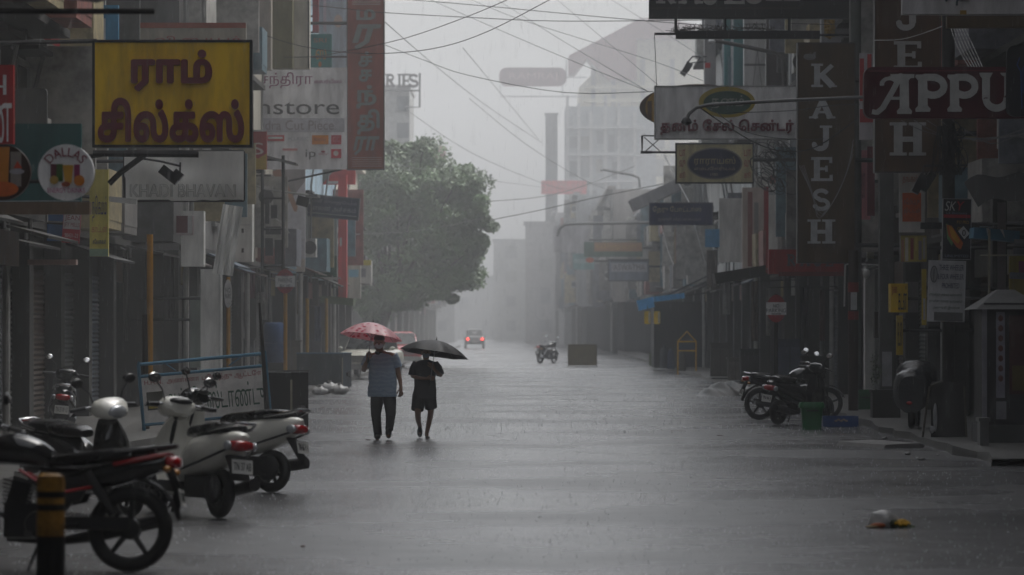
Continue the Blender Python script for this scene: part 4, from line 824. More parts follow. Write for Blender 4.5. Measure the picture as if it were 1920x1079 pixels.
sign('awning', 'thin blue tarpaulin strip running along the stall roof', (1226, 553, 1284, 563), 147, (.10, .40, .75), depth=2.0, roll=rad(-7), cat='tarpaulin', arms=[(1282, 558, RF, 0, .03)])
sign('stall', 'dark market stall below the blue tarpaulin', (1226, 566, 1330, 690), 152, (.035, .035, .035), depth=3, cat='stall')
for px, lb in ((1214, 'first yellow bag hanging under the blue tarpaulin edge'), (1232, 'second yellow bag with pale stripe hanging under the blue tarpaulin')):
    sign('hanging_bag', lb, (px - 6, 584, px + 6, 608), 146.5, (.85, .58, .03), [('rect', px + 2, 586, px + 5, 606, (.5, .5, .45))], depth=.1, round_=3, cat='bag', arms=[(px, 586, gx(px, 146.5), .25, .015)])
t = thing('folding_barrier', 'yellow pipe barrier with pointed top standing at the right kerb', 'barrier', (gx(1288, 140), 140, 0)); kc = 140 / F
def lc(px, z): return ((px - 1288) * kc, 0, z)
zb = lambda py: gz(py, 140)
g = MB(); g.tube([lc(1271, 0.0), lc(1271, zb(640)), lc(1288, zb(622)), lc(1305, zb(640)), lc(1305, 0.0)], .03, 6); g.tube([lc(1271, zb(641)), lc(1305, zb(641))], .03, 6); g.tube([lc(1271, zb(658)), lc(1305, zb(658))], .03, 6); g.build('frame', C((.75, .42, .03)), t)
g = MB(); g.box((0, .02, zb(650)), (.58, .03, .28)); g.build('panel', C((.08, .10, .14)), t)
# kiosk and things at the right edge
KX = gx(1905, 53)
t = thing('kiosk', 'grey street kiosk with hipped roof and posters on its sides', 'kiosk', (KX, 54, 0)); kd = 53 / F
g = MB(); g.box((0, .2, 1.2), (.74, 1.2, 1.75)); g.build('cabin', C((.045, .042, .045), rough=.5), t)
g = MB(); g.box((0, .2, .19), (.80, 1.3, .36)); g.build('plinth', C((.07, .07, .07)), t)
g = MB(); w2, zt = .5, gz(580, 53); g.add([(-w2, -.55, zt), (w2, -.55, zt), (w2, .95, zt), (-w2, .95, zt), (-.12, .1, zt + .28), (.12, .1, zt + .28), (.12, .3, zt + .28), (-.12, .3, zt + .28)], [(0, 1, 5, 4), (1, 2, 6, 5), (2, 3, 7, 6), (3, 0, 4, 7), (4, 5, 6, 7), (3, 2, 1, 0)]); g.build('roof', C((.10, .10, .10), rough=.7), t, smooth=False)
for (x0, x1, z0, z1, cl) in ((-.40, -.33, .35, 2.0, (.28, .27, .30)), (-.20, -.08, .75, 1.95, (.26, .25, .30)), (-.02, .36, .8, 1.9, (.07, .02, .015)), (.02, .3, .85, 1.2, (.10, .07, .01)), (-.20, -.06, .45, .7, (.22, .22, .24))):
    g = MB(); g.box(((x0 + x1) / 2, -.41 - .003 * RND.random(), (z0 + z1) / 2), (x1 - x0, .02, z1 - z0)); g.build('poster', C(cl, rough=.4), t)
g = MB()
for i in range(7): g.ell((-.14, -.425, 1.86 - i * .14), (.035, .01, .045), 10, 6)
g.build('poster_print', C((.16, .06, .05)), t)
s = thing('stone_block', 'pale squared stone block at the foot of the kiosk', 'stone block', (gx(1840, 52.5), 52.3, 0)); g = MB(); g.box((0, 0, .24), (.12, .3, .46)); g.box((0, 0, .48), (.16, .36, .05)); g.build('block', C((.16, .16, .16), rough=.6), s)
sign('awning', 'torn light blue awning strip above the kiosk', (1826, 430, 1912, 450), 56, (.06, .22, .36), [('poly', [(1848, 430), (1853, 430), (1858, 448), (1852, 444)], (.5, .55, .6)), ('poly', [(1874, 430), (1880, 430), (1885, 446)], (.5, .55, .6))], depth=.6, roll=rad(5), cat='awning', arms=[(1910, 440, RF + .6, 0, .03)])
s = thing('steel_post', 'thin pale steel post beside the dark pole at the kiosk', 'steel post', (gx(1858, 55), 55.2, 0)); g = MB(); g.tube([(0, 0, 0), (0, 0, gz(430, 55))], .018, 8); g.tube([(-.13, 0, gz(479, 55)), (.8, 0, gz(478, 55))], .013, 6); g.build('pipe', C((.30, .28, .22)), s)
for i, (a, b, y) in enumerate(((1902, 1990, 455), (1900, 1990, 471), (1893, 1990, 517))):
    s = thing('white_pipe', ['upper pale roll of sheet above the kiosk at the right edge', 'second pale roll of sheet above the kiosk at the right edge', 'lowest pale pipe right over the kiosk roof'][i], 'pipe', at(a, y, 55.5)); g = MB(); g.tube([(0, 0, 0), (.68, 0, -.02)], .05, 10); g.build('roll', C((.12, .13, .14), rough=.5), s)
sign('shop_board', 'yellow and pink shop board in the dark above the kiosk', (1893, 478, 1990, 560), 57.5, (.34, .26, .02), [('rect', 1910, 490, 1940, 520, (.25, .03, .10)), ('rect', 1870, 380, 1886, 560, (.16, .14, .14))], depth=.1, arms=[(1980, 520, RF + .6, 0, .03)])
sign('pillar', 'dark square pillar in front of the shops beside the thin steel post', (1861, 372, 1888, 800), 58.5, (.02, .018, .018), depth=.3, cat='pillar', arms=[(1888, 420, RF + .6, 0, .05)])
s = thing('tarpaulin', 'black tarpaulin roof edge hanging over the right edge shops', 'tarpaulin', at(1880, 372, 55)); g = MB(); vs = []
for j in range(7):
    for i in range(13): vs.append((-.35 + i * .1, j * .3, .05 * math.sin(i * .9) - .012 * (i - 6) ** 2 * .3 + j * .07))
g.add(vs, [(j * 13 + i, j * 13 + i + 1, (j + 1) * 13 + i + 1, (j + 1) * 13 + i) for j in range(6) for i in range(12)]).build('sheet', M('old_black_sheet', (.012, .012, .012), rough=.9, spec=.1), s, fix=False)
# ------------------------------------------------------------------ far structures
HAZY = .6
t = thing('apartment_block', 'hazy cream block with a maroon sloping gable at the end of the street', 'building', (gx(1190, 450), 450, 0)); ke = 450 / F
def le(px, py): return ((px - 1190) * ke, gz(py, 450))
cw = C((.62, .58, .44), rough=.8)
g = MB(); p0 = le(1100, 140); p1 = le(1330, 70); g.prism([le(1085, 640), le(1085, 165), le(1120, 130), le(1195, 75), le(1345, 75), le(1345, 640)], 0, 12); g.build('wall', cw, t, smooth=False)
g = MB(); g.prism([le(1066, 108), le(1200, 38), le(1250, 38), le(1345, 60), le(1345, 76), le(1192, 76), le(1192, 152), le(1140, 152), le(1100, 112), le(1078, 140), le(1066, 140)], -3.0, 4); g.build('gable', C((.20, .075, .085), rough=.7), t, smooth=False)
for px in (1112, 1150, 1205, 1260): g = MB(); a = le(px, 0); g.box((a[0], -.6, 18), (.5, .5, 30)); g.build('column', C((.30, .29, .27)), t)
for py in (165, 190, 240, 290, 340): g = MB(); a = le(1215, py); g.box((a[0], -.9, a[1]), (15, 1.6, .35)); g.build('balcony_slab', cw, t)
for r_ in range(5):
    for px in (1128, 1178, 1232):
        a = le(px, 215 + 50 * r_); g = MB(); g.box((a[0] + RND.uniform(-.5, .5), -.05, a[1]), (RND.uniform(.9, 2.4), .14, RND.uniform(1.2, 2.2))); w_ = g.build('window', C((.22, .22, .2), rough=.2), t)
sign('roof_sign', 'hazy maroon rounded billboard high above the street', (936, 127, 1062, 162), 430, (.16, .055, .07), [('text', 'RAMRAJ', (955, 137, 1045, 152), (.34, .2, .2), dict(bold=.03))], depth=.6, round_=14, cat='billboard')
s = thing('sign_gantry', 'thin steel frame under the hazy rounded billboard', 'sign frame', at(1000, 180, 430)); kf = 430 / F
def lf(px, py): return ((px - 1000) * kf, .3, -(py - 180) * kf)
g = MB(); g.tube([lf(938, 160), lf(938, 181), lf(1090, 181)], .07, 5); g.tube([lf(1055, 160), lf(1055, 181)], .07, 5); g.tube([lf(1062, 145), lf(1100, 145)], .08, 5); g.tube([lf(1062, 112), lf(1062, 145)], .07, 5); g.build('frame', C((.25, .25, .26)), s)
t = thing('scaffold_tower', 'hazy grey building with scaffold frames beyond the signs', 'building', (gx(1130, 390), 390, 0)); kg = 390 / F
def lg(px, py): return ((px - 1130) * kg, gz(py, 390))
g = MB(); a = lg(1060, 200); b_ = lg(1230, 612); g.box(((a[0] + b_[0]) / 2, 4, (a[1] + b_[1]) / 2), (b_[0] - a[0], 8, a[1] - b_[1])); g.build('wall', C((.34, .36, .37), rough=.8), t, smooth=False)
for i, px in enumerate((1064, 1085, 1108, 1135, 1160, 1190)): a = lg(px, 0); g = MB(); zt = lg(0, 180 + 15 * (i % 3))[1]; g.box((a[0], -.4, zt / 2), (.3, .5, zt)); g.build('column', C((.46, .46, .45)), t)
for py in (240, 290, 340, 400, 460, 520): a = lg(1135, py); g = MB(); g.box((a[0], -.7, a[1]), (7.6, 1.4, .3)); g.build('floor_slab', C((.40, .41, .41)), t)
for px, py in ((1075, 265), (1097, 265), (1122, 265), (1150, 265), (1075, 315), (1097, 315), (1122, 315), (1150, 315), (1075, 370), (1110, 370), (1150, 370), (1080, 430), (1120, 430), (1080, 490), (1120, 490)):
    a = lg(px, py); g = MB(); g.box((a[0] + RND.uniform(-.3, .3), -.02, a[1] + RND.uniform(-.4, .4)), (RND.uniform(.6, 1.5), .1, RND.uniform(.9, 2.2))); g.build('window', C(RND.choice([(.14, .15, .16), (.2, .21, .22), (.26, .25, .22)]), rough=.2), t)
t = thing('sign_tower', 'dark grey tall sign tower in the haze above the red fascia', 'tower', (gx(1034, 396), 396, 0)); zt = gz(216, 396); g = MB(); g.box((0, .6, zt / 2), (24 * 372 / F, 1.2, zt)); g.build('shaft', C((.17, .17, .175)), t)
g = MB(); g.box((0, .6, zt + .1), (28 * 372 / F, 1.5, .2)); g.build('cap', C((.14, .14, .14)), t)
sign('fascia_sign', 'hazy red fascia board across the foot of the dark sign tower', (1015, 339, 1100, 364), 378, (.50, .03, .03), [('text', 'POTHYS', (1024, 345, 1088, 357), (.45, .12, .12), dict(bold=.03))], depth=.6, cat='shop sign')
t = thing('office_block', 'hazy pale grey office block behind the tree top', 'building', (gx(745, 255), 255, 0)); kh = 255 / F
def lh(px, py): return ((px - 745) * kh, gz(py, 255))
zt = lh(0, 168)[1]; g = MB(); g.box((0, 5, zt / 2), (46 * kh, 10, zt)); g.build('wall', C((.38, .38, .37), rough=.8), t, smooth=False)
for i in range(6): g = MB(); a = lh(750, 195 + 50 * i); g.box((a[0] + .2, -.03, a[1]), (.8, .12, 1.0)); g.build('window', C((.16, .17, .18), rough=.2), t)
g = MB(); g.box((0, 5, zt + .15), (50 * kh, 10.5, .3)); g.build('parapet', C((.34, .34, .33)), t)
s = thing('roof_sign', 'grey roof letters on a steel frame beside the brick red sign', 'roof sign', at(750, 165, 253)); ki = 253 / F
for ch, x0 in (('R', 722), ('I', 745), ('E', 752), ('S', 766)):
    g = MB(); cs = SLAB[ch] if ch in SLAB else [rect(.3, 0, .7, 1), serif(.5, 0, .8), serif(.5, .91, .8)]
    w_ = 19 if ch != 'I' else 8
    letters(g, cs, (x0 - 750) * ki, 0, (x0 + w_ - 750) * ki, 26 * ki, 0, .15, 30); g.build('letter', C((.12, .11, .115)), s, smooth=False, fix=False)
g = MB(); g.tube([((787 - 750) * ki, .1, 28 * ki), ((787 - 750) * ki, .1, -36 * ki), ((760 - 750) * ki, .1, -36 * ki)], .07, 5); g.tube([((700 - 750) * ki, .1, -5 * ki), ((787 - 750) * ki, .1, -5 * ki)], .06, 5); g.build('frame', C((.15, .15, .155)), s)
sign('roof_board', 'faint pinkish board on a roof behind the tree top', (798, 275, 836, 300), 290, (.40, .22, .22), [('rect', 800, 279, 834, 284, (.42, .26, .26))], depth=.5, cat='billboard')
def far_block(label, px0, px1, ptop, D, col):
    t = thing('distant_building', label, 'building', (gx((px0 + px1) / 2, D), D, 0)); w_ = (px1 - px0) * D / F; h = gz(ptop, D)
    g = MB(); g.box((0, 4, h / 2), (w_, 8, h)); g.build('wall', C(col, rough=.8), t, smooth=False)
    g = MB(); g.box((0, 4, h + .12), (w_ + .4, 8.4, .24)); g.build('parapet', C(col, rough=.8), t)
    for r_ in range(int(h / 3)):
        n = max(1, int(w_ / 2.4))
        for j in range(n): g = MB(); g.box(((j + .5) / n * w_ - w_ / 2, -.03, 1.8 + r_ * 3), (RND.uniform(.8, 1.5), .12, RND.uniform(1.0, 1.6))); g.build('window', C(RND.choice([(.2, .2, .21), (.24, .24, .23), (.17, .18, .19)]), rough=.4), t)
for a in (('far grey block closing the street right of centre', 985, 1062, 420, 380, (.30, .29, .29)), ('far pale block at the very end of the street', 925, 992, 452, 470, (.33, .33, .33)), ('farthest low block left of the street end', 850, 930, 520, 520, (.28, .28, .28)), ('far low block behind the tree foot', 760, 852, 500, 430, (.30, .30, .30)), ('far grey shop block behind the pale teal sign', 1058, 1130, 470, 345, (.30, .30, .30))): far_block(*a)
# ------------------------------------------------------------------ trees
BARK = M('bark', (.06, .05, .042), rough=.85, var=.5, scale=6, bump=.6)
LEAF = M('tree_leaf', (.072, .135, .042), rough=.45, var=.65, scale=.7)
def tree(label, px, D, trunk_h, clumps, nleaf, size, lean=0.0, name='street_tree', tr=.32):
    x = gx(px, D); t = thing(name, label, 'tree', (x, D, 0)); g = MB()
    g.tube([(0, 0, -.1), (.1 * lean, 0, trunk_h * .5), (.6 * lean, 0, trunk_h)], [tr * 1.25, tr, tr * .8], 12)
    for (cx_, cz_, rx_, rz_) in clumps:
        c = Vector((cx_, RND.uniform(-1.0, 1.0), cz_)); m = Vector((.6 * lean, 0, trunk_h * .9)); mid = (m + c) / 2 + Vector((RND.uniform(-.3, .3), RND.uniform(-.3, .3), -.3))
        g.tube([m, mid, c], [tr * .42, tr * .25, tr * .1], 6)
    g.build('trunk', BARK, t)
    g = MB()
    for (cx_, cz_, rx_, rz_) in clumps:
        sub = max(7, int(rx_ * 11)); c0 = (cx_, RND.uniform(-1.0, 1.0), cz_)
        for _ in range(sub):
            a = RND.uniform(0, 2 * PI); e = RND.uniform(-1, 1); q = math.sqrt(1 - e * e)
            rr = RND.uniform(.35, 1.0)
            c = (c0[0] + rx_ * rr * q * math.cos(a), c0[1] + rx_ * .9 * rr * q * math.sin(a), c0[2] + rz_ * rr * e)
            s_ = RND.uniform(.38, .66) * min(rx_, 1.3)
            leafy(g, c, (s_, s_, s_ * .7), int(nleaf / len(clumps) / sub), size)
    g.build('crown', LEAF, t, smooth=False, fix=False)
    return t
kt = 180 / F
def tc(px, py, rx, rz): return ((px - 705) * kt, gz(py, 180), rx * kt, rz * kt)
tree('large green street tree leaning over the road on the left side', 705, 180, 2.9, [tc(720, 330, 60, 55), tc(790, 320, 70, 55), tc(855, 345, 58, 50), tc(700, 410, 60, 60), tc(770, 400, 80, 60), tc(850, 410, 68, 55), tc(892, 425, 36, 46), tc(740, 480, 80, 55), tc(815, 490, 75, 50), tc(870, 480, 45, 42), tc(770, 545, 55, 38), tc(700, 530, 55, 45), tc(735, 285, 34, 26), tc(795, 275, 30, 22), tc(905, 390, 20, 22), tc(835, 545, 30, 24), tc(820, 365, 60, 50), tc(745, 375, 60, 50), tc(865, 390, 40, 40), tc(680, 350, 40, 60), tc(680, 470, 40, 60), tc(720, 572, 46, 26), tc(690, 590, 30, 30), tc(885, 365, 32, 34), tc(842, 440, 60, 50), tc(893, 470, 28, 34), tc(800, 440, 66, 52), tc(860, 520, 40, 30)], 74000, .11, lean=1)
# ------------------------------------------------------------------ vehicles
GL = 'two wheelers parked along the left kerb'; GR = 'two wheelers parked along the right kerb'
RUB = M('rubber', (.015, .015, .015), rough=.55, var=.3, scale=20)
CHR = M('chrome', (.55, .55, .56), rough=.16, metal=1.0, var=.1)
MIR = M('mirror_glass', (.9, .9, .9), rough=.03, metal=1.0, var=.02)
BP = M('black_paint', (.012, .012, .013), rough=.18, var=.2, coat=.5)
BPL = M('black_plastic', (.018, .018, .019), rough=.42, var=.3)
WP = M('cream_white_paint', (.86, .85, .78), rough=.2, var=.15, coat=.5, scale=2)
SEAT = M('wet_seat_vinyl', (.014, .014, .015), rough=.28, var=.3, bump=.1)
RED = M('red_lens', (.40, .01, .015), rough=.12, var=.1, coat=1)
REDP = M('red_paint', (.35, .008, .012), rough=.25, var=.15, coat=.5)
GLS = M('headlamp_glass', (.55, .57, .6), rough=.08, metal=.35, var=.1)
PLT = M('number_plate_white', (.62, .62, .60), rough=.4, var=.1)
ALU = M('cast_alloy', (.30, .30, .31), rough=.35, metal=.8, var=.2)
def sup(cx_, cz_, ry_, rz_, n=16, e=2.6, tilt=0.0, cy_=0.0):
    R = []
    for k in range(n):
        a = 2 * PI * k / n; c, s_ = math.cos(a), math.sin(a)
        y = ry_ * math.copysign(abs(c) ** (2 / e), c); z = rz_ * math.copysign(abs(s_) ** (2 / e), s_)
        R.append((cx_ + z * math.sin(tilt), cy_ + y, cz_ + z * math.cos(tilt)))
    return R
def lerp_secs(S, m=3):
    out = []
    for i in range(len(S) - 1):
        p0 = S[max(i - 1, 0)]; p1 = S[i]; p2 = S[i + 1]; p3 = S[min(i + 2, len(S) - 1)]
        for j in range(m):
            u = j / m
            out.append(tuple(.5 * (2 * b + (c - a) * u + (2 * a - 5 * b + 4 * c - d) * u * u + (-a + 3 * b - 3 * c + d) * u ** 3) for a, b, c, d in zip(p0, p1, p2, p3)))
    out.append(S[-1]); return out
def loft(mb, S, n=16, e=2.6, m=3): return mb.rings([sup(*s_[:2], *s_[2:4], n=n, e=e, tilt=s_[4] if len(s_) > 4 else 0) for s_ in lerp_secs(S, m)])
def wheel(parent, x, R_, w_, spokes, rimR, drum=.06):
    g = MB(); g.torus((x, 0, R_), R_ - w_ / 2, w_ / 2, 36, 10); wh = g.build('wheel', RUB, parent)
    g = MB(); 
    rr = []
    for i in range(36):
        a = 2 * PI * i / 36; rr.append([(x + r * math.cos(a), y, R_ + r * math.sin(a)) for r, y in ((rimR, -w_ * .42), (rimR + .012, -w_ * .42), (rimR + .012, w_ * .42), (rimR, w_ * .42))])
    g.rings(rr, closed=True)
    for i in range(spokes):
        a = 2 * PI * i / spokes + .35
        g.tube([(x + .02 * math.cos(a), 0, R_ + .02 * math.sin(a)), (x + rimR * math.cos(a), 0, R_ + rimR * math.sin(a))], [.026, .017], 6)
    g.lathe([(.03, -.06), (drum, -.05), (drum, .05), (.03, .06)], c=(x, 0, R_), n=16, rot=Matrix.Rotation(PI / 2, 3, 'X'))
    g.build('rim', BPL, wh)
    return wh
def mirrors(root, bx, bz, hw, mat, up=.22, sz=(.025, .065, .045), side=False):
    for s_ in (-1, 1):
        g = MB(); e = Vector((bx - .02, s_ * (hw + .06), bz + up)); g.tube([(bx, s_ * hw * .62, bz), (bx + .01, s_ * (hw * .8), bz + up * .55), e], .008, 6); g.ell(e, sz, 12, 8); mo = g.build('mirror', BPL, root)
        g = MB(); rm = Matrix.Rotation(rad(70), 3, 'Z') @ Matrix.Rotation(rad(24), 3, 'Y') if side else Matrix.Rotation(rad(20), 3, 'Y'); n_ = rm @ Vector((-1, 0, 0)); g.ell(e + n_ * (.05 if side else .022), (.006, sz[1] * .95, sz[2] * .95), 18, 8, rot=rm); g.build('mirror_glass', mat, mo)
def plate_text(root, c, w_, h_, rz, txt, ry=0):
    """A rear number plate facing local -x; the characters face the same way."""
    g = MB(); g.box((0, 0, 0), (.008, w_, h_)); p = g.build('number_plate', PLT, root, loc=c); p.rotation_euler = (0, ry, 0)
    g = MB(); letters(g, contours_of(txt, .02), -w_ * .42, -h_ * .28, w_ * .42, h_ * .28, 0, .003, 16)
    g.v = [Vector((-.005 + v.y, -v.x, v.z)) for v in g.v]
    g.build('plate_lettering', C((.02, .02, .02)), p, smooth=False, fix=False)
def make_scooter(label, loc, rz, paint, cowl, group, lean=.10, plate='TN 66 V 4'):
    root = thing('scooter', label, 'scooter', loc, rz=rz, group=group, rx=lean)
    g = MB(); loft(g, [(-.98, .735, .035, .03), (-.92, .72, .10, .075), (-.75, .66, .165, .14), (-.5, .595, .20, .185), (-.25, .55, .20, .19), (-.06, .47, .165, .17), (.02, .40, .13, .12)]); g.build('body', paint, root)
    g = MB(); g.tube([(-.95, -.13, .64), (-.55, -.212, .50), (-.2, -.212, .42)], .012, 6); g.tube([(-.95, .13, .64), (-.55, .212, .50), (-.2, .212, .42)], .012, 6); g.build('side_trim', BPL, root)
    g = MB(); loft(g, [(-.86, .80, .07, .03), (-.80, .815, .13, .055), (-.55, .815, .15, .06), (-.35, .79, .145, .06), (-.1, .775, .12, .055), (.02, .755, .07, .035)], e=3); g.build('seat', SEAT, root)
    g = MB(); g.tube([(-.60, -.17, .79), (-.85, -.15, .83), (-1.0, -.09, .87), (-1.02, 0, .87), (-1.0, .09, .87), (-.85, .15, .83), (-.60, .17, .79)], .016, 8); g.build('grab_rail', CHR, root)
    g = MB(); loft(g, [(-1.02, .665, .05, .025), (-.985, .67, .105, .05), (-.90, .67, .125, .055)]); g.build('tail_light', RED, root)
    for s_ in (-1, 1): g = MB(); g.ell((-.93, s_ * .135, .665), (.06, .03, .045)); g.build('indicator', GLS, root)
    g = MB(); loft(g, [(-1.0, .36, .09, .012, .4), (-.93, .46, .10, .02, .5), (-.86, .56, .11, .03, .6)], m=2); g.build('rear_mudguard', BPL, root)
    plate_text(root, (-1.0, 0, .48), .21, .13, 0, plate, ry=.22)
    wheel(root, -.63, .225, .105, 8, .135); wheel(root, .64, .225, .09, 8, .135)
    g = MB(); g.box((-.4, .06, .27), (.5, .16, .2)); g.ell((-.63, .09, .26), (.14, .06, .14)); g.build('engine', M('engine_black', (.02, .02, .021), rough=.5), root)
    g = MB(); g.tube([(-.2, -.12, .22), (-.5, -.16, .25), (-.95, -.17, .33)], [.025, .055, .06], 10); g.build('exhaust', BPL, root)
    g = MB(); g.box((-.80, -.225, .36), (.24, .02, .04), ry=.15); g.build('exhaust_guard', CHR, root)
    g = MB(); g.box((.2, 0, .285), (.46, .36, .05)); g.box((.2, 0, .24), (.42, .28, .06)); g.build('floorboard', BPL, root)
    g = MB(); loft_pts = [(.40, .30, .19), (.47, .48, .215), (.50, .66, .20), (.47, .82, .14), (.44, .90, .08)]
    for x_, z_, w_ in loft_pts: pass
    g.rings([[(x_ + .035 * math.cos(a) - .10 * (math.sin(a) ** 2) * (1 if True else 0), w_ * math.sin(a), z_ + .02 * math.cos(a)) for a in [2 * PI * k / 18 for k in range(18)]] for x_, z_, w_ in lerp_secs(loft_pts, 3)]); g.build('apron', paint, root)
    g = MB(); rr = []
    for i in range(13):
        a = rad(-10 + 200 * i / 12); rr.append([(.64 + (.25 + q) * math.cos(a), y, .225 + (.25 + q) * math.sin(a)) for q, y in ((0, -.075), (.03, -.05), (.04, 0), (.03, .05), (0, .075), (.012, 0))])
    g.rings(rr); g.build('front_mudguard', paint, root)
    g = MB(); g.tube([(.64, .07, .22), (.55, .07, .5)], .022, 8); g.tube([(.64, -.07, .22), (.55, -.07, .5)], .022, 8); g.tube([(.53, 0, .5), (.40, 0, .98)], .03, 8); g.build('fork', BPL, root)
    g = MB(); loft(g, [(.30, .99, .10, .05), (.36, 1.0, .17, .085), (.43, 1.0, .18, .10), (.50, .98, .15, .085), (.56, .955, .08, .05)]); g.build('handlebar_cowl', cowl, root)
    g = MB(); g.ell((.335, 0, 1.055), (.07, .12, .035), 14, 8); g.build('instrument_panel', BPL, root)
    g = MB(); g.ell((.535, 0, .965), (.05, .105, .065), 16, 10); g.build('headlight', GLS, root)
    g = MB(); g.tube([(.30, -.36, 1.0), (.38, -.15, 1.02), (.38, .15, 1.02), (.30, .36, 1.0)], .012, 8); g.build('handlebar', CHR, root)
    for s_ in (-1, 1): g = MB(); g.tube([(.35, s_ * .22, 1.013), (.30, s_ * .36, 1.0)], .02, 8); g.tube([(.40, s_ * .2, .99), (.36, s_ * .36, .985)], .007, 5); g.build('grip', BPL, root)
    mirrors(root, .37, 1.03, .23, MIR)
    g = MB(); g.tube([(-.1, .12, .25), (-.02, .24, .02)], .015, 6); g.build('side_stand', BPL, root)
    return root
def make_motorcycle(label, loc, rz, paint, accent, group, lean=.10, plate='TN 37', mir=MIR):
    root = thing('motorcycle', label, 'motorcycle', loc, rz=rz, group=group, rx=lean)
    wheel(root, -.66, .305, .105, 5, .225, .075); wheel(root, .66, .305, .09, 5, .228, .085)
    g = MB(); g.tube([(.42, 0, .86), (.2, 0, .80), (-.2, 0, .70), (-.75, 0, .74)], .03, 8); g.tube([(.44, 0, .82), (.30, 0, .42), (-.05, 0, .28), (-.22, 0, .5)], .025, 8); g.build('frame', BPL, root)
    g = MB()
    for s_ in (-1, 1): g.tube([(-.18, s_ * .1, .36), (-.66, s_ * .085, .305)], .025, 8)
    g.box((-.42, .11, .34), (.5, .03, .09)); g.build('swingarm', BPL, root)
    g = MB(); g.box((.06, 0, .36), (.34, .24, .24)); g.lathe([(.09, -.15), (.1, -.12), (.1, .12), (.09, .15)], c=(-.02, 0, .33), rot=Matrix.Rotation(PI / 2, 3, 'X'))
    for i in range(7): g.box((.14, 0, .46 + i * .028), (.22, .20, .014), ry=-.25)
    g.box((.14, 0, .54), (.14, .14, .2), ry=-.25); g.build('engine', M('engine_grey', (.04, .04, .042), rough=.4, metal=.6), root)
    g = MB(); loft(g, [(-.10, .80, .09, .07), (0, .84, .125, .10), (.16, .875, .15, .115), (.30, .865, .13, .10), (.40, .83, .07, .06)]); g.build('tank', paint, root)
    g = MB(); g.lathe([(.045, 0), (.045, .012), (.03, .018)], c=(.14, 0, .985)); g.build('fuel_cap', CHR, root)
    g = MB(); loft(g, [(-.84, .845, .06, .025), (-.78, .85, .11, .045), (-.55, .83, .13, .05), (-.30, .80, .125, .05), (-.08, .79, .09, .045), (0, .80, .06, .03)], e=3); g.build('seat', SEAT, root)
    g = MB(); loft(g, [(-.98, .80, .03, .02), (-.88, .77, .085, .06), (-.62, .71, .115, .085), (-.35, .65, .12, .09), (-.14, .58, .10, .07)]); g.build('tail_cowl', paint, root)
    if accent:
        for s_ in (-1, 1): g = MB(); g.tube([(-.55, s_ * .125, .76), (-.75, s_ * .115, .80), (-.95, s_ * .06, .84)], [.014, .022, .014], 8); g.build('tail_stripe', REDP, root)
    for s_ in (-1, 1):
        g = MB(); g.prism([(-.42, .68), (-.06, .66), (-.10, .46), (-.32, .50)], s_ * .13 - .012, s_ * .13 + .012); g.build('side_panel', BPL if accent else paint, root)
        if accent: g = MB(); g.tube([(-.42, s_ * .145, .60), (-.15, s_ * .147, .55), (.12, s_ * .15, .72)], .014, 6); g.build('stripe', REDP, root)
    g = MB(); g.tube([(-.55, -.14, .84), (-.85, -.12, .88), (-.98, -.06, .90), (-.98, .06, .90), (-.85, .12, .88), (-.55, .14, .84)], .014, 8); g.build('grab_rail', CHR if not accent else BPL, root)
    g = MB(); loft(g, [(-1.02, .775, .05, .03), (-.985, .78, .09, .045), (-.92, .785, .09, .04)]); g.build('tail_light', RED, root)
    for s_ in (-1, 1): g = MB(); g.tube([(-.94, s_ * .08, .72), (-.95, s_ * .17, .72)], .01, 6); g.ell((-.95, s_ * .20, .72), (.03, .045, .025)); g.build('indicator', M('amber_lens', (.45, .2, .03), rough=.15), root)
    g = MB(); rr = []
    for i in range(10):
        a = rad(60 + 110 * i / 9); rr.append([(-.66 + (.35 + q) * math.cos(a), y, .305 + (.35 + q) * math.sin(a)) for q, y in ((0, -.075), (.02, -.05), (.025, 0), (.02, .05), (0, .075), (.01, 0))])
    g.rings(rr); g.tube([(-.98, 0, .42), (-1.0, 0, .58), (-.93, 0, .74)], .035, 6); g.build('rear_mudguard', BPL, root)
    plate_text(root, (-1.03, 0, .53), .20, .12, 0, plate, ry=.2)
    g = MB(); rr = []
    for i in range(12):
        a = rad(20 + 150 * i / 11); rr.append([(.66 + (.33 + q) * math.cos(a), y, .305 + (.33 + q) * math.sin(a)) for q, y in ((0, -.06), (.018, -.04), (.024, 0), (.018, .04), (0, .06), (.01, 0))])
    g.rings(rr); g.build('front_mudguard', paint, root)
    g = MB()
    for s_ in (-1, 1): g.tube([(.66, s_ * .085, .305), (.47, s_ * .085, .84), (.43, s_ * .085, .96)], .024, 10)
    g.build('fork', CHR, root)
    for s_ in (-1, 1): g = MB(); g.tube([(-.36, s_ * .13, .70), (-.56, s_ * .12, .40)], .035, 10); g.build('shock_absorber', BPL if accent else CHR, root)
    g = MB(); g.tube([(.2, -.15, .42), (.25, -.16, .24), (-.1, -.16, .22), (-.4, -.17, .27), (-.85, -.18, .38)], [.022, .022, .028, .05, .055], 10); g.build('exhaust', BPL if accent else CHR, root)
    g = MB(); g.box((-.25, -.20, .32), (.16, .1, .03)); g.box((.02, -.20, .26), (.06, .16, .03)); g.box((-.25, .20, .32), (.16, .1, .03)); g.box((.02, .20, .26), (.06, .16, .03)); g.build('foot_pegs', CHR, root)
    g = MB(); loft(g, [(.42, .90, .10, .12), (.50, .90, .13, .14), (.57, .88, .11, .11)]); g.build('headlight_cowl', paint, root)
    g = MB(); g.ell((.56, 0, .87), (.045, .095, .085), 16, 10); g.build('headlight', GLS, root)
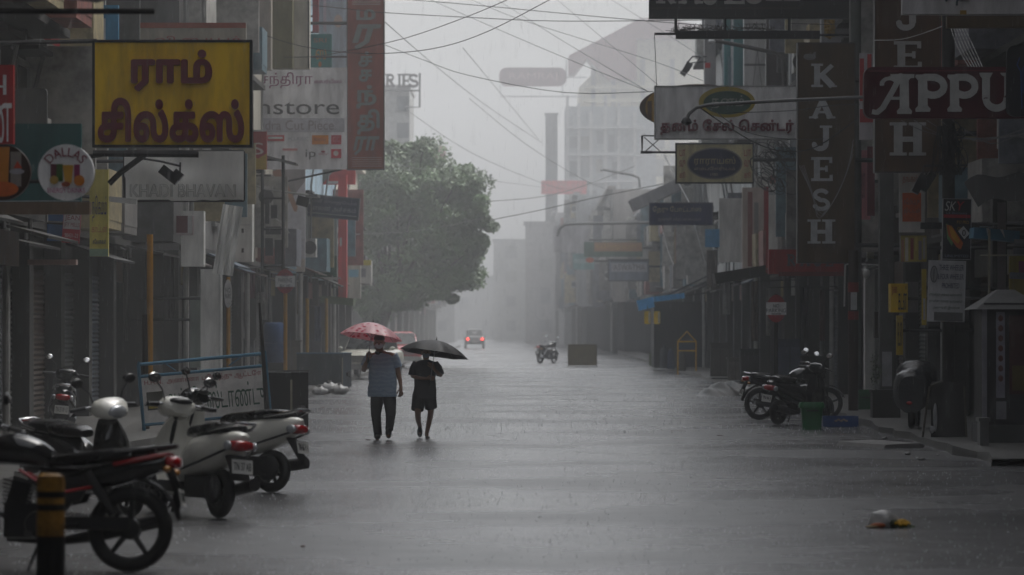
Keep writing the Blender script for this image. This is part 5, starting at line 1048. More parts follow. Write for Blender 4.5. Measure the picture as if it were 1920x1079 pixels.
    g = MB(); g.tube([(.22, -.37, 1.03), (.33, -.24, 1.06), (.42, -.08, 1.0), (.42, .08, 1.0), (.33, .24, 1.06), (.22, .37, 1.03)], .012, 8); g.build('handlebar', CHR, root)
    for s_ in (-1, 1): g = MB(); g.tube([(.29, s_ * .28, 1.045), (.22, s_ * .37, 1.03)], .019, 8); g.tube([(.37, s_ * .24, 1.05), (.30, s_ * .38, 1.03)], .007, 5); g.build('grip', BPL, root)
    mirrors(root, .34, 1.06, .26, mir, up=.20, side=(group == GR))
    g = MB(); g.tube([(-.05, .12, .25), (.02, .26, .0)], .013, 6); g.build('side_stand', BPL, root)
    return root
GL = 'two wheelers parked along the left kerb'; GR = 'two wheelers parked along the right kerb'
# a heading of rz turns local +x; the rear wheel is what the photograph pins to the ground
def park(fn, label, px, py, rz, rear, *a, **k):
    D = ground_d(py); x, y = gx(px, D), D
    return fn(label, (x - rear * math.cos(rz), y - rear * math.sin(rz), 0), rz, *a, **k)
park(make_motorcycle, 'near black motorcycle with red tail and red stripe, side on at the lower left corner', 243, 1073, rad(176), -.66, BP, True, GL)
park(make_scooter, 'cream white scooter with white handlebar cowl, second from the lower left corner', 410, 972, rad(122), -.63, WP, WP, GL, plate='TN 37 AB')
park(make_scooter, 'cream white scooter with black handlebar cowl standing nearest the open road', 508, 924, rad(150), -.63, WP, BP, GL)
park(make_scooter, 'black scooter with a cream white handlebar cowl facing the camera behind the near black motorcycle', 102, 960, rad(-50), -.63, BP, WP, GL, lean=.08)
park(make_scooter, 'black scooter seen from behind by the left shutters', 110, 826, rad(96), -.63, BP, BP, GL, plate='TN 33 W 13')
park(make_motorcycle, 'black motorcycle with bright mirrors turned right, behind the other black bike', 1424, 788, rad(14), -.66, BP, False, GR)
park(make_scooter, 'black scooter with its rear turned to the camera in front of the black motorcycle', 1458, 797, rad(48), -.63, BP, BP, GR, plate='TN 66 J')
park(make_motorcycle, 'lone dark motorcycle far down the middle of the wet road', 1012, 682, rad(60), -.66, BP, False, None)
# scooter under a cover at the right shops
t = thing('motorcycle', 'dark scooter under a rain cover between the yellow strip and leaning boards', 'scooter', (gx(1718, 62), 62.3, .1), rz=rad(80)); g = MB(); loft(g, [(-.8, .55, .2, .30), (-.6, .62, .30, .34), (-.2, .62, .28, .30), (.2, .62, .26, .32), (.45, .80, .34, .30), (.6, .75, .2, .2)]); g.build('cover', M('wet_cover', (.025, .027, .03), rough=.22, var=.4, bump=.5), t)
wheel(t, -.6, .22, .10, 8, .13); wheel(t, .6, .22, .09, 8, .13)
g = MB(); g.ell((-.82, .02, .42), (.03, .05, .03)); g.build('tail_light', RED, t)
t = None
# cars
def make_car(label, loc, rz, paint, lights_on=False, name='parked_car', cat='car', mesh=True):
    root = thing(name, label, cat, loc, rz=rz)
    W = .80
    g = MB()
    g.rings([sup(x_, z_, w_, h_, n=20, e=4) for x_, z_, w_, h_ in lerp_secs([(-2.05, .62, .60, .22), (-1.95, .66, .74, .30), (-1.4, .68, W, .34), (0, .66, W, .33), (1.0, .66, W, .33), (1.75, .62, .76, .28), (2.02, .58, .62, .20)], 3)]); g.build('body', paint, root)
    g = MB(); g.rings([sup(x_, z_, w_, h_, n=20, e=5) for x_, z_, w_, h_ in lerp_secs([(-1.75, .98, .60, .05), (-1.2, 1.22, .60, .24), (-.4, 1.26, .62, .26), (.35, 1.24, .60, .24), (.95, .99, .64, .05)], 3)]); g.build('cabin', paint, root)
    g = MB(); g.add([(.98, -.60, .98), (.98, .60, .98), (.42, .53, 1.45), (.42, -.53, 1.45)], [(0, 1, 2, 3)]); g.v = [v + Vector((.03, 0, .02)) for v in g.v]; g.build('windscreen', DARKW, root, smooth=False)
    g = MB(); g.add([(-1.72, -.56, 1.0), (-1.72, .56, 1.0), (-1.22, .52, 1.44), (-1.22, -.52, 1.44)], [(0, 1, 2, 3)]); g.v = [v + Vector((-.05, 0, .02)) for v in g.v]; g.build('rear_window', DARKW, root, smooth=False)
    for s_ in (-1, 1): 
        g = MB(); g.prism([(-1.35, 1.02), (.75, 1.02), (.35, 1.40), (-1.1, 1.40)], s_ * .635 - .01, s_ * .635 + .01); g.build('side_window', DARKW, root, smooth=False)
        g = MB(); g.ell((1.98, s_ * .55, .70), (.06, .13, .10)); g.build('headlight', GLS, root)
        g = MB(); g.ell((-2.03, s_ * .56, .74), (.05, .12, .12)); g.build('tail_light', M('lit_tail_lamp', (1, .05, .03), emit=2.5, var=.05) if lights_on else RED, root)
        g = MB(); g.ell((.55, s_ * .88, 1.02), (.06, .09, .06)); g.build('wing_mirror', paint, root)
    g = MB()
    for i in range(5): g.box((2.03, 0, .60 + i * .045), (.03, .86, .018))
    g.build('grille', CHR, root)
    for x_ in (2.06, -2.08): g = MB(); g.rings([sup(x_ - .06 + i * .06, .42, .76 - .05 * abs(i - 1), .09, n=14, e=4) for i in range(3)]); g.build('bumper', C((.30, .30, .29), rough=.3) if x_ > 0 else BPL, root)
    for x_ in (1.25, -1.25):
        for s_ in (-1, 1):
            g = MB(); g.torus((x_, s_ * .70, .30), .22, .085, 26, 10, 1.0); w_ = g.build('wheel', RUB, root)
            g = MB(); g.lathe([(.16, -.07), (.17, 0), (.16, .07)], c=(x_, s_ * .70, .30), n=20, rot=Matrix.Rotation(PI / 2, 3, 'X')); g.build('rim', ALU, w_)
    g = MB(); g.box((2.09, 0, .44), (.02, .48, .10)); g.build('number_plate', PLT, root)
    g = MB(); g.box((-2.13, 0, .50), (.02, .48, .10)); g.build('number_plate', PLT, root)
    return root
make_car('cream white car parked facing the camera behind the man with the pink umbrella', (gx(690, 126), 127.5, 0), rad(-100), M('cream_car_paint', (.58, .57, .50), rough=.25, var=.12, coat=.4))
make_car('dark car with red tail lights lit driving away in the far haze', (gx(889, 300), 302, 0), rad(92), C((.28, .28, .285), rough=.4), True, 'moving_car')
rc = make_car('small red car parked behind the cream car under the umbrellas', (gx(748, 158), 160, 0), rad(-84), REDP)
# ------------------------------------------------------------------ street furniture in the road
t = thing('bollard', 'thick yellow and black striped bollard blurred in the lower left corner', 'bollard', (gx(95, 24), 24, 0)); g = MB(); g.lathe([(.088, 0), (.088, .78), (.08, .815), (.05, .83)], n=24); g.build('post', C((.24, .125, .02), rough=.6, var=.7, scale=9), t)
for z0, z1 in ((0, .44), (.60, .64), (.68, .72)): g = MB(); g.lathe([(.0895, z0), (.0905, z0 + .005), (.0905, z1 - .005), (.0895, z1)], n=24); g.build('black_band', C(BLK), t)
BX = gx(392, 61)
t = thing('notice_barrier', 'blue framed white barrier board with red and green Tamil lettering', 'barrier', (BX, 61, 0), rz=rad(10), ry=rad(-5)); kj = 61 / F
def lj(px, py): return ((px - 392) * kj, 0, gz(py, 61))
BLUE = C((.04, .16, .26), rough=.35)
g = MB(); g.tube([lj(272, 800), lj(272, 675), lj(275, 668)], .03, 8); g.tube([lj(510, 800), lj(510, 668)], .03, 8); g.tube([lj(272, 673), lj(510, 673)], .028, 8); g.tube([lj(272, 696), lj(510, 696)], .028, 8); g.tube([lj(272, 786), lj(510, 786)], .028, 8); g.tube([lj(320, 673), lj(340, 690)], .01, 5); g.tube([lj(440, 690), lj(470, 673)], .01, 5); g.build('frame', BLUE, t)
g = MB(); a = lj(274, 698); b_ = lj(508, 784); g.box(((a[0] + b_[0]) / 2, .0, (a[2] + b_[2]) / 2), (b_[0] - a[0], .03, a[2] - b_[2])); g.build('board', C((.72, .70, .68), rough=.4), t)
def jt(txt, px0, py0, px1, py1, cl, bold, rows=40):
    g = MB(); a = lj(px0, py1); b_ = lj(px1, py0); letters(g, contours_of(txt, bold), a[0], a[2], b_[0], b_[2], -.016, .004, rows); g.build('lettering', C(cl), t, smooth=False, fix=False)
jt('H.H.N.  அண்ணா பேருந்து ஆட்டோ', 280, 702, 500, 716, (.35, .05, .05), .02); jt('ஆட்டோ', 318, 722, 390, 766, (.02, .09, .05), .03); jt('ஸ்டாண்டு', 394, 722, 502, 768, (.02, .09, .05), .03)
g = MB(); a = lj(282, 726); b_ = lj(312, 760); g.box(((a[0] + b_[0]) / 2, -.018, (a[2] + b_[2]) / 2), (b_[0] - a[0], .004, a[2] - b_[2])); g.build('rickshaw_picture', C((.05, .05, .03)), t)
g = MB(); a = lj(284, 748); b_ = lj(312, 757); g.box(((a[0] + b_[0]) / 2, -.021, (a[2] + b_[2]) / 2), (b_[0] - a[0], .004, a[2] - b_[2])); g.build('rickshaw_picture', C((.40, .30, .03)), t)
t = thing('iron_post', 'tall black rusty post standing at the left end of the barrier board', 'post', (gx(272, 61.5), 61.7, 0)); g = MB(); g.tube([(0, 0, 0), (-.03, 0, gz(590, 61.7))], [.055, .045], 8); g.build('pole', C((.03, .025, .02)), t)
t = thing('iron_post', 'leaning black post standing at the right end of the barrier board', 'post', (gx(505, 61), 60.6, 0)); g = MB(); g.tube([(.02, 0, 0), (-.13, 0, gz(568, 60.6))], [.05, .018], 8); g.build('pole', C((.025, .022, .02)), t)
def bin_box(label, px, D, w_, d_, h_, rz, col, rim, name='dumpster'):
    t = thing(name, label, 'dumpster', (gx(px, D), D + d_ * .5, 0), rz=rz)
    g = MB(); th = .025
    for sx in (-1, 1): g.box((sx * (w_ / 2 - th / 2), 0, h_ / 2 + .04), (th, d_, h_ - .08))
    for sy in (-1, 1): g.box((0, sy * (d_ / 2 - th / 2), h_ / 2 + .04), (w_ - 2 * th, th, h_ - .08))
    g.box((0, 0, .1), (w_ - 2 * th, d_ - 2 * th, .04)); g.build('tub', C(col, rough=.45, var=.5, scale=2, streak=True), t)
    g = MB(); P = [(-w_ / 2, -d_ / 2, h_), (w_ / 2, -d_ / 2, h_), (w_ / 2, d_ / 2, h_), (-w_ / 2, d_ / 2, h_)]; g.tube(P, .02, 6, closed=True); g.build('rim', rim, t)
    for sx in (-1, 1):
        for sy in (-1, 1): g = MB(); g.torus((sx * (w_ / 2 - .09), sy * (d_ / 2 - .09), .07), .045, .025, 14, 6); g.build('caster', RUB, t)
    g = MB(); g.box((w_ / 2 + .03, 0, h_ * .42), (.06, .12, .10)); g.box((w_ / 2 + .025, d_ * .2, h_ * .42), (.05, .05, .16)); g.build('latch', C((.05, .05, .05)), t)
    g = MB(); g.box((w_ / 2 + .006, -d_ / 2 - .006, h_ * .45), (.025, .025, h_ * .85)); g.build('corner_strip', C((.36, .33, .26)), t)
    return t
bin_box('black steel dumpster with bright wet rim beside the barrier board', 534, 61.6, .52, .55, 1.02, rad(-27), (.035, .033, .032), CHR)
bin_box('dark blue dumpster with rubbish beside it in front of the cream car', 606, 106, 1.30, 1.0, 1.0, rad(-12), (.03, .045, .06), C((.06, .14, .22)))
for px, py, r_, lb in ((618, 738, .24, 'white rubbish bag lying in the middle of the heap by the blue dumpster'), (636, 740, .21, 'white rubbish bag at the right end of the heap'), (600, 741, .18, 'crumpled pale bag at the left end of the rubbish heap')):
    D = ground_d(py); t = thing('rubbish_bag', lb, 'rubbish bag', (gx(px, D), D, 0)); g = MB(); g.ell((0, 0, r_ * .55), (r_ * 1.15, r_, r_ * .6), 18, 12)
    for v in g.v: d = 1 + .16 * math.sin(v.x * 31 + v.y * 17) * math.cos(v.z * 27 + v.x * 11); v.x *= d; v.y *= d; v.z = max(0.004, v.z * (1 + .12 * math.sin(v.x * 40)))
    g.build('bag', C((.42, .42, .42), rough=.3), t)
    g = MB(); g.lathe([(.02, 0), (.035, .03), (.06, .07)], c=(0, 0, r_ * 1.1), n=9); g.build('knot', C((.42, .42, .42), rough=.3), t)
D = 33.4
t = thing('rubbish_bag', 'pale torn plastic bag lying alone on the road at the lower right', 'rubbish bag', (gx(1655, D), D, 0)); g = MB(); g.ell((0, 0, .05), (.125, .10, .105), 20, 12)
for v in g.v: d = 1 + .2 * math.sin(v.x * 45 + v.y * 30) * math.cos(v.z * 40); v.x *= d; v.y *= d; v.z = max(.003, v.z)
g.build('bag', C((.50, .50, .50), rough=.3), t)
for cl, c, r_ in (((.35, .09, .03), (-.05, -.10, .02), (.07, .03, .025)), ((.03, .04, .02), (.09, -.06, .035), (.05, .04, .04)), ((.22, .15, .06), (-.09, -.10, .012), (.07, .04, .015))):
    g = MB(); g.ell(c, r_, 12, 7); g.build('scrap', C(cl), t)
t = thing('flower_litter', 'yellow flower garland litter beside the pale bag on the road', 'litter', (gx(1690, D), D - .05, 0)); g = MB()
for i in range(70): a = RND.uniform(0, 2 * PI); q = RND.random() ** .7; g.ell((.09 * q * math.cos(a), .08 * q * math.sin(a), .03 + .05 * (1 - q) * RND.random()), (.017, .017, .014), 6, 4)
g.build('blossoms', C((.62, .36, .015)), t)
g = MB(); leafy(g, (.02, -.04, .015), (.10, .05, .015), 60, .02); g.build('leaves', PLANT, t, smooth=False, fix=False)
def small_bin(label, px, py, w_, h_, col):
    D = ground_d(py); t = thing('waste_bin', label, 'waste bin', (gx(px, D), D + .15, 0)); g = MB(); k_ = w_ / 2
    def sq(s_, z): return [(s_ * k_ * math.copysign(abs(math.cos(a)) ** .35, math.cos(a)), s_ * k_ * math.copysign(abs(math.sin(a)) ** .35, math.sin(a)), z) for a in [2 * PI * i / 24 for i in range(24)]]
    g.rings([sq(.78, 0), sq(.95, h_ * .86), sq(.95, h_ * .86)]); g.build('tub', C(col, rough=.35), t)
    g = MB(); g.rings([sq(1.08, h_ * .80), sq(1.08, h_ * .9), sq(.98, h_), sq(.86, h_), sq(.84, h_ * .86)]); g.build('rim', C(col, rough=.35), t)
    g = MB(); g.tube([(-k_ * .5, -k_ * .98, h_ * .7), (k_ * .5, -k_ * .98, h_ * .7)], .012, 6); g.build('handle', BPL, t)
small_bin('green plastic bin standing in front of the parked black scooter', 1523, 806, .40, .46, (.015, .16, .05)); small_bin('green plastic bin standing against the dark leaning pole', 1622, 779, .40, .50, (.012, .13, .045))
t = thing('crate', 'blue plastic crate lying behind the front green bin', 'crate', (gx(1576, 66.5), 66.7, 0)); g = MB()
for s_ in (-1, 1): g.box((0, s_ * .19, .10), (.62, .02, .18)); g.box((s_ * .30, 0, .10), (.02, .36, .18))
g.box((0, 0, .02), (.58, .36, .03)); g.build('tub', C((.015, .07, .24), rough=.35), t)
g = MB(); 
for i in range(5): g.ell((-.08 + i * .045, -.205, .11 + .02 * (i % 2)), (.03, .006, .02), 8, 5)
g.build('crate_print', C((.3, .25, .2)), t)
t = thing('tall_bin', 'dark open box planter with a small creeper by the grey pole', 'planter', (gx(1662, 69), 69.2, 0)); g = MB(); g.box((0, 0, .29), (.50, .45, .56)); g.box((0, 0, .58), (.54, .49, .05)); g.build('tub', C((.025, .022, .02), rough=.5), t)
g = MB(); leafy(g, (-.18, -.1, .95), (.10, .1, .4), 120, .03); g.build('creeper', PLANT, t, smooth=False, fix=False)
g = MB(); g.box((.02, -.12, .98), (.17, .05, .62)); g.build('pasted_notice', C((.36, .36, .38)), t)
t = thing('leaning_board', 'dark wooden board on a trestle leaning by the covered scooter', 'board', (gx(1765, 58), 57.6, 0), rz=rad(-8)); g = MB(); g.box((.06, .1, .47), (.52, .05, .9), rx=rad(-12)); g.build('panel', C((.022, .02, .018)), t)
g = MB(); g.tube([(-.33, -.12, 0), (-.22, .0, .85)], .018, 6); g.tube([(-.20, -.05, .86), (-.02, .02, .93)], .018, 6); g.tube([(.34, -.12, 0), (.3, 0, .85)], .018, 6); g.build('trestle', C((.09, .08, .065)), t)
g = MB(); g.ell((-.13, -.1, .38), (.035, .03, .22), 8, 8); g.ell((-.18, -.12, .2), (.04, .03, .06), 8, 6); g.build('foil_wrap', C((.40, .40, .42), rough=.2), t)
t = thing('sand_heap', 'low heap of wet rubble at the right kerb before the motorcycles', 'rubble heap', (gx(1370, 96), 97, 0)); g = MB(); vs = []; n = 24
for j in range(n + 1):
    for i in range(n + 1):
        u, v = i / n * 2 - 1, j / n * 2 - 1; q = max(0, 1 - u * u - v * v); vs.append((u * .8, v * 1.0, .30 * q ** .8 * (1 + .3 * math.sin(u * 13 + v * 7)) - .01))
g.add(vs, [(j * (n + 1) + i, j * (n + 1) + i + 1, (j + 1) * (n + 1) + i + 1, (j + 1) * (n + 1) + i) for j in range(n) for i in range(n)]); g.build('heap', PAVE, t, fix=False)
t = thing('barricade', 'olive brown box barricade standing on the far wet road', 'barricade', (gx(1092, 168), 168, 0)); g = MB(); w_ = 53 * 168 / F; h_ = 38 * 168 / F; g.box((0, .2, h_ / 2 + .03), (w_, .4, h_)); g.build('panel', C((.14, .115, .05), rough=.6), t)
g = MB(); g.tube([(-w_ / 2, -.02, h_ + .05), (w_ / 2, -.02, h_ + .05)], .03, 6); g.tube([(-w_ / 2, -.02, 0), (-w_ / 2, -.02, h_ + .05)], .03, 6); g.tube([(w_ / 2, -.02, 0), (w_ / 2, -.02, h_ + .05)], .03, 6); g.build('frame', C((.10, .08, .04)), t)
t = thing('barrel', 'blue plastic barrel standing at the left shops beyond the dumpster', 'barrel', (gx(511, 100), 100.5, .1)); g = MB(); g.lathe([(.24, 0), (.27, .1), (.275, .5), (.255, .52), (.275, .54), (.27, .98), (.22, 1.05)], c=(0, 0, .7)); g.build('drum', C((.03, .07, .17), rough=.4), t); g = MB(); g.box((0, 0, .35), (.6, .6, .7)); g.build('stand', C(DK), t)
for px, D, w_, h_, cl, lb in ((1245, 150, .35, .8, (.10, .11, .12), 'grey sack standing under the blue tarpaulin stall'), (1258, 149, .3, .7, (.04, .06, .12), 'blue sack standing beside the grey sack'), (1225, 160, .4, .55, (.10, .12, .06), 'olive sack at the far end of the stall'), (1277, 141, .35, .75, (.16, .15, .13), 'pale sack leaning on the yellow pipe barrier')):
    t = thing('sack', lb, 'sack', (gx(px, D), D, .1)); g = MB(); g.rings([sup(0, 0, 0, 0)] if False else [[(w_ * (.9 - .35 * z ** 3) * math.cos(a) * (.55 + .06 * math.sin(3 * a + z * 5)), w_ * .5 * (.9 - .3 * z ** 3) * math.sin(a), z * h_) for a in [2 * PI * i / 14 for i in range(14)]] for z in [q / 8 for q in range(9)]]); g.build('sack', C(cl, rough=.7), t)
    g = MB(); g.lathe([(.05, 0), (.03, .04), (.08, .1)], c=(0, 0, h_), n=8); g.build('neck', C(cl, rough=.7), t)

# ------------------------------------------------------------------ clutter along the shop fronts
CL = [(1312, 158, .5, .5, .9, (.05, .07, .10), 'dark blue stack of crates at the end of the blue tarpaulin stall'), (1350, 120, .6, .5, 1.1, (.06, .055, .05), 'tall dark counter in front of the right shops by the rubble'), (1378, 112, .4, .5, .7, (.12, .11, .10), 'pale low counter at the right kerb near the rubble heap'),
 (1405, 104, .5, .5, 1.0, (.03, .03, .035), 'black cabinet behind the parked black motorcycles'), (1480, 94, .7, .5, 1.3, (.05, .06, .09), 'bluish display rack behind the no parking sign'), (1522, 92, .5, .4, .9, (.04, .04, .04), 'dark chest right of the bluish display rack'),
 (330, 80, .5, .5, .9, (.04, .036, .03), 'dark brown chest behind the barrier board'), (455, 97, .6, .5, 1.3, (.05, .05, .055), 'grey tall cupboard left of the blue barrel'), (548, 112, .5, .5, 1.2, (.07, .06, .045), 'brown rack standing behind the dark blue dumpster'), (585, 124, .6, .5, 1.4, (.05, .055, .07), 'slate grey rack near the green edged awning'), (645, 146, .7, .6, 1.2, (.07, .08, .07), 'grey green chest by the cream car')]
for px, D, w_, d_, h_, cl, lb in CL:
    t = thing('counter', lb, 'counter', (gx(px, D), D, .1)); g = MB(); g.box((0, 0, h_ / 2 + .04), (w_, d_, h_ - .08)); g.build('cabinet', C(cl, rough=.6, var=.5), t)
    g = MB(); g.box((0, 0, h_ + .02), (w_ + .08, d_ + .08, .04)); g.build('top', C(cl, rough=.5, var=.5), t)
    for q in range(2): g = MB(); g.box(((q - .5) * w_ * .48, -d_ / 2 - .008, h_ * .5), (w_ * .42, .02, h_ * .75)); g.build('door', C(tuple(c * 1.5 for c in cl), rough=.5, var=.4), t)
    g = MB(); g.box((0, 0, .02), (w_ * .9, d_ * .9, .04)); g.build('foot', C(DK), t)
HG = [(1335, 135, 470, 540, 20, (.12, .10, .09), 'dull brown cloth hanging under the dark sagging awning'), (1362, 118, 515, 590, 14, (.20, .20, .20), 'grey cloth hanging beside the tall dark counter'), (1415, 106, 528, 640, 12, (.13, .10, .08), 'narrow brown cloth hanging behind the motorcycles'), (1440, 100, 540, 630, 8, (.26, .25, .24), 'pale narrow strip hanging left of the no parking sign'), (1508, 90, 540, 660, 16, (.05, .05, .06), 'black garment hanging right of the no parking sign'), (1542, 87, 545, 640, 10, (.08, .04, .04), 'dark red garment hanging left of the leaning pole'),
 (468, 97, 505, 560, 20, (.10, .03, .05), 'maroon cloth hanging under the white wall cabinet'), (495, 100, 520, 600, 14, (.22, .21, .20), 'pale cloth hanging left of the round no parking disc'), (560, 115, 530, 590, 16, (.18, .15, .08), 'mustard cloth hanging right of the round no parking disc'), (596, 121, 575, 640, 12, (.06, .08, .14), 'navy cloth hanging under the green edged awning'), (235, 72, 470, 640, 10, (.06, .055, .05), 'dark strip of sacking hanging between the left shutters'), (320, 77, 480, 600, 16, (.05, .045, .045), 'dark cloth hanging right of the ochre post')]
for px, D, y0, y1, w_, cl, lb in HG:
    rt_, w2, h2, yy2 = cloth('hanging_cloth', lb, (px - w_ / 2, y0, px + w_ / 2, y1), D, 8, 16, .06, 'cloth', mat=C(cl, rough=.8, var=.5))
    g = MB(); g.tube([(0, .05, h2 / 2), (-7.6 - rt_.location.x if px < CX else 7.7 - rt_.location.x, .05, h2 / 2 + .05)], .015, 5); g.build('rod', C(DK), rt_)
# ------------------------------------------------------------------ people and umbrellas
SKIN = M('brown_skin', (.27, .15, .10), rough=.5, var=.15, scale=12)
HAIR = M('black_hair', (.01, .009, .009), rough=.4)
def skinned(name, V, E, mat, parent, sub=2, extra=None):
    me = bpy.data.meshes.new(name); me.from_pydata([v[:3] for v in V], E, [])
    o = bpy.data.objects.new(name, me); COL.objects.link(o)
    o.modifiers.new('skin', 'SKIN'); s = o.modifiers.new('sub', 'SUBSURF'); s.levels = s.render_levels = sub
    for i, v in enumerate(V):
        d = me.skin_vertices[0].data[i]; d.radius = (v[3], v[4] if len(v) > 4 else v[3]); d.use_root = (i == 0)
    dg = bpy.context.evaluated_depsgraph_get(); dg.update()
    m2 = bpy.data.meshes.new_from_object(o.evaluated_get(dg)); m2.name = name
    bpy.data.objects.remove(o); bpy.data.meshes.remove(me)
    o = bpy.data.objects.new(name, m2); COL.objects.link(o)
    if extra:
        bm = bmesh.new(); bm.from_mesh(m2); off = [bm.verts.new(v) for v in extra.v]
        for f in extra.f: bm.faces.new([off[i] for i in f])
        bmesh.ops.recalc_face_normals(bm, faces=bm.faces); bm.to_mesh(m2); bm.free()
    m2.polygons.foreach_set('use_smooth', [True] * len(m2.polygons))
    m2.materials.clear(); m2.materials.append(mat); o.parent = parent
    return o
class Skel:
    def __init__(s): s.V = []; s.E = []
    def p(s, xyz, r, frm=None):
        s.V.append((*xyz, *(r if isinstance(r, tuple) else (r, r)))); i = len(s.V) - 1
        if frm is not None: s.E.append((frm, i))
        return i
    def chain(s, frm, pts):
        for xyz, r in pts: frm = s.p(xyz, r, frm)
        return frm
def hand(sk, wrist, wp, d, side, curl):
    """palm, four fingers and a thumb: d points from the wrist to the knuckles, side across the palm towards the thumb, curl is where the fingers bend to"""
    wp = Vector(wp); d = Vector(d).normalized(); side = Vector(side).normalized(); c = Vector(curl).normalized()
    palm = sk.p(wp + d * .045, (.030, .020), wrist)
    for i, (o, L) in enumerate(((.028, .062), (.010, .072), (-.009, .068), (-.027, .052))):
        k0 = sk.p(wp + d * .085 + side * o, .0105, palm); k1 = sk.p(wp + d * (.085 + L * .45) + side * o + c * L * .22, .009, k0); sk.p(wp + d * (.085 + L * .6) + side * o + c * L * .70, .0075, k1)
    t0 = sk.p(wp + d * .04 + side * .036, .012, palm); t1 = sk.p(wp + d * .068 + side * .052 + c * .012, .0105, t0); sk.p(wp + d * .088 + side * .05 + c * .034, .009, t1)
def ell_rings(S, n=26, wr=0.006, seed=0.0):
    """S = (cx, cy, z, rx, ry)"""
    R = []
    for j, (cx_, cy_, z, rx_, ry_) in enumerate(S):
        R.append([(cx_ + (rx_ + wr * math.sin(5 * a + z * 23 + seed) + wr * .7 * math.sin(9 * a - z * 41 + seed)) * math.cos(a), cy_ + (ry_ + wr * math.sin(4 * a + z * 29 + seed)) * math.sin(a), z) for a in [2 * PI * k / n for k in range(n)]])
    return R
def dense(S, m=4): return lerp_secs(S, m)
def umbrella(label, top, R_, H, rot, mat, shaft_len, sh_r=.007):
    t = thing('umbrella', label, 'umbrella', top); t.rotation_euler = rot
    n = 8; sub = 6; rad_n = 9; vs = []; fs = []
    for side in (0, 1):
        for j in range(rad_n + 1):
            q = j / rad_n
            for i in range(n * sub):
                a = 2 * PI * i / (n * sub); u = (i % sub) / sub; mid = 1 - abs(2 * u - 1)
                r_ = R_ * q * (1 - .10 * mid * q); z = -H * (q ** 2.0) * (.92) - .0 + (-.012 * mid * q if q > .2 else 0) + (H * .06 * mid * q ** 6) - side * .003
                vs.append((r_ * math.cos(a), r_ * math.sin(a), z))
    m = n * sub; q = (rad_n + 1) * m
    for j in range(rad_n):
        for i in range(m):
            a, b = j * m + i, j * m + (i + 1) % m
            fs.append((a, b, b + m, a + m)); fs.append((a + q, a + m + q, b + m + q, b + q))
    g = MB(); g.add(vs, fs); g.build('canopy', mat, t, fix=False)
    g = MB()
    for i in range(n):
        a = 2 * PI * i / n
        g.tube([(R_ * w * math.cos(a), R_ * w * math.sin(a), -H * w * w * .92 - .006) for w in (0.02, .3, .6, .85, 1.0)], .0035, 5)
        g.tube([(R_ * .5 * math.cos(a), R_ * .5 * math.sin(a), -H * .23 - .01), (.012 * math.cos(a), .012 * math.sin(a), -H * .92)], .003, 5)
    g.build('ribs', C((.2, .2, .21), rough=.3), t)
    g = MB(); g.tube([(0, 0, .05), (0, 0, -shaft_len)], sh_r, 8); g.build('shaft', C((.25, .25, .26), rough=.3), t)
    g = MB(); g.tube([(0, 0, -shaft_len), (0, 0, -shaft_len - .09)], .014, 8); g.build('handle', BPL, t)
    g = MB(); g.lathe([(.012, -.01), (.014, .0), (.008, .03), (.004, .055)]); g.build('tip', CHR, t)
    return t
# man with the floral umbrella
Dm = 59.0; km = Dm / F; MX = gx(718, Dm)
def mm(px, py, y=0.0): return ((px - 718) * km, y, gz(py, Dm))
man = thing('person', 'stout man in a blue striped polo shirt and dark trousers walking with the pink umbrella', 'person', (MX, Dm, 0))
sk = Skel()
r0 = sk.p(mm(718, 724), .11)
ch = sk.chain(r0, [(mm(717, 703), .13), (mm(716, 682), .12), (mm(714, 668), .075), (mm(712, 659, -.01), .052), (mm(711, 651, -.02), (.062, .07)), (mm(711, 643, -.02), (.078, .09)), (mm(711, 635, -.01), (.07, .082)), (mm(711, 631, -.005), (.04, .05))])
chest = r0 + 3
a = sk.chain(chest, [(mm(696, 668), .062), (mm(686, 681, -.02), .05), (mm(682, 696, -.04), .042), (mm(686, 684, -.17), .036), (mm(691, 675, -.24), .027)]); hand(sk, a, mm(691, 675, -.24), (.1, -.3, 1), (1, 0, 0), (.2, 1, .2))
a = sk.chain(chest, [(mm(737, 667), .062), (mm(743, 682, .01), .05), (mm(746, 698, .03), .042), (mm(750, 713, -.01), .036), (mm(752, 727, -.05), .027)]); hand(sk, a, mm(752, 727, -.05), (.05, -.1, -1), (-1, -.3, 0), (-.5, .6, -.3))
fl = sk.chain(r0, [(mm(710, 732), .085), (mm(705, 777, -.04), .06), (mm(708, 800, .0), .05), (mm(709, 815, .02), .04), (mm(708, 822, -.06), .034), (mm(708, 823, -.15), .028)])
fr = sk.chain(r0, [(mm(728, 732), .085), (mm(733, 775, -.10), .06), (mm(730, 798, .10), .05), (mm(728, 806, .18), .04), (mm(728, 815, .12), .034), (mm(728, 819, .06), .028)])
ex = MB(); ex.ell(mm(711, 645, -.115), (.014, .018, .022), 8, 6); ex.ell(mm(701, 644, -.015), (.012, .022, .03), 8, 6); ex.ell(mm(721, 644, -.015), (.012, .022, .03), 8, 6)
skinned('body', sk.V, sk.E, SKIN, man, extra=ex)
POLO = bpy.data.materials.new('blue_striped_cotton'); POLO.use_nodes = True
_n = POLO.node_tree.nodes; _l = POLO.node_tree.links; _b = _n['Principled BSDF']; _b.inputs['Roughness'].default_value = .75
_tc = _n.new('ShaderNodeTexCoord'); _wv = _n.new('ShaderNodeTexWave'); _wv.bands_direction = 'Z'; _wv.inputs['Scale'].default_value = 4.6; _wv.inputs['Distortion'].default_value = 9; _wv.inputs['Detail'].default_value = 4; _wv.inputs['Detail Scale'].default_value = 1.6
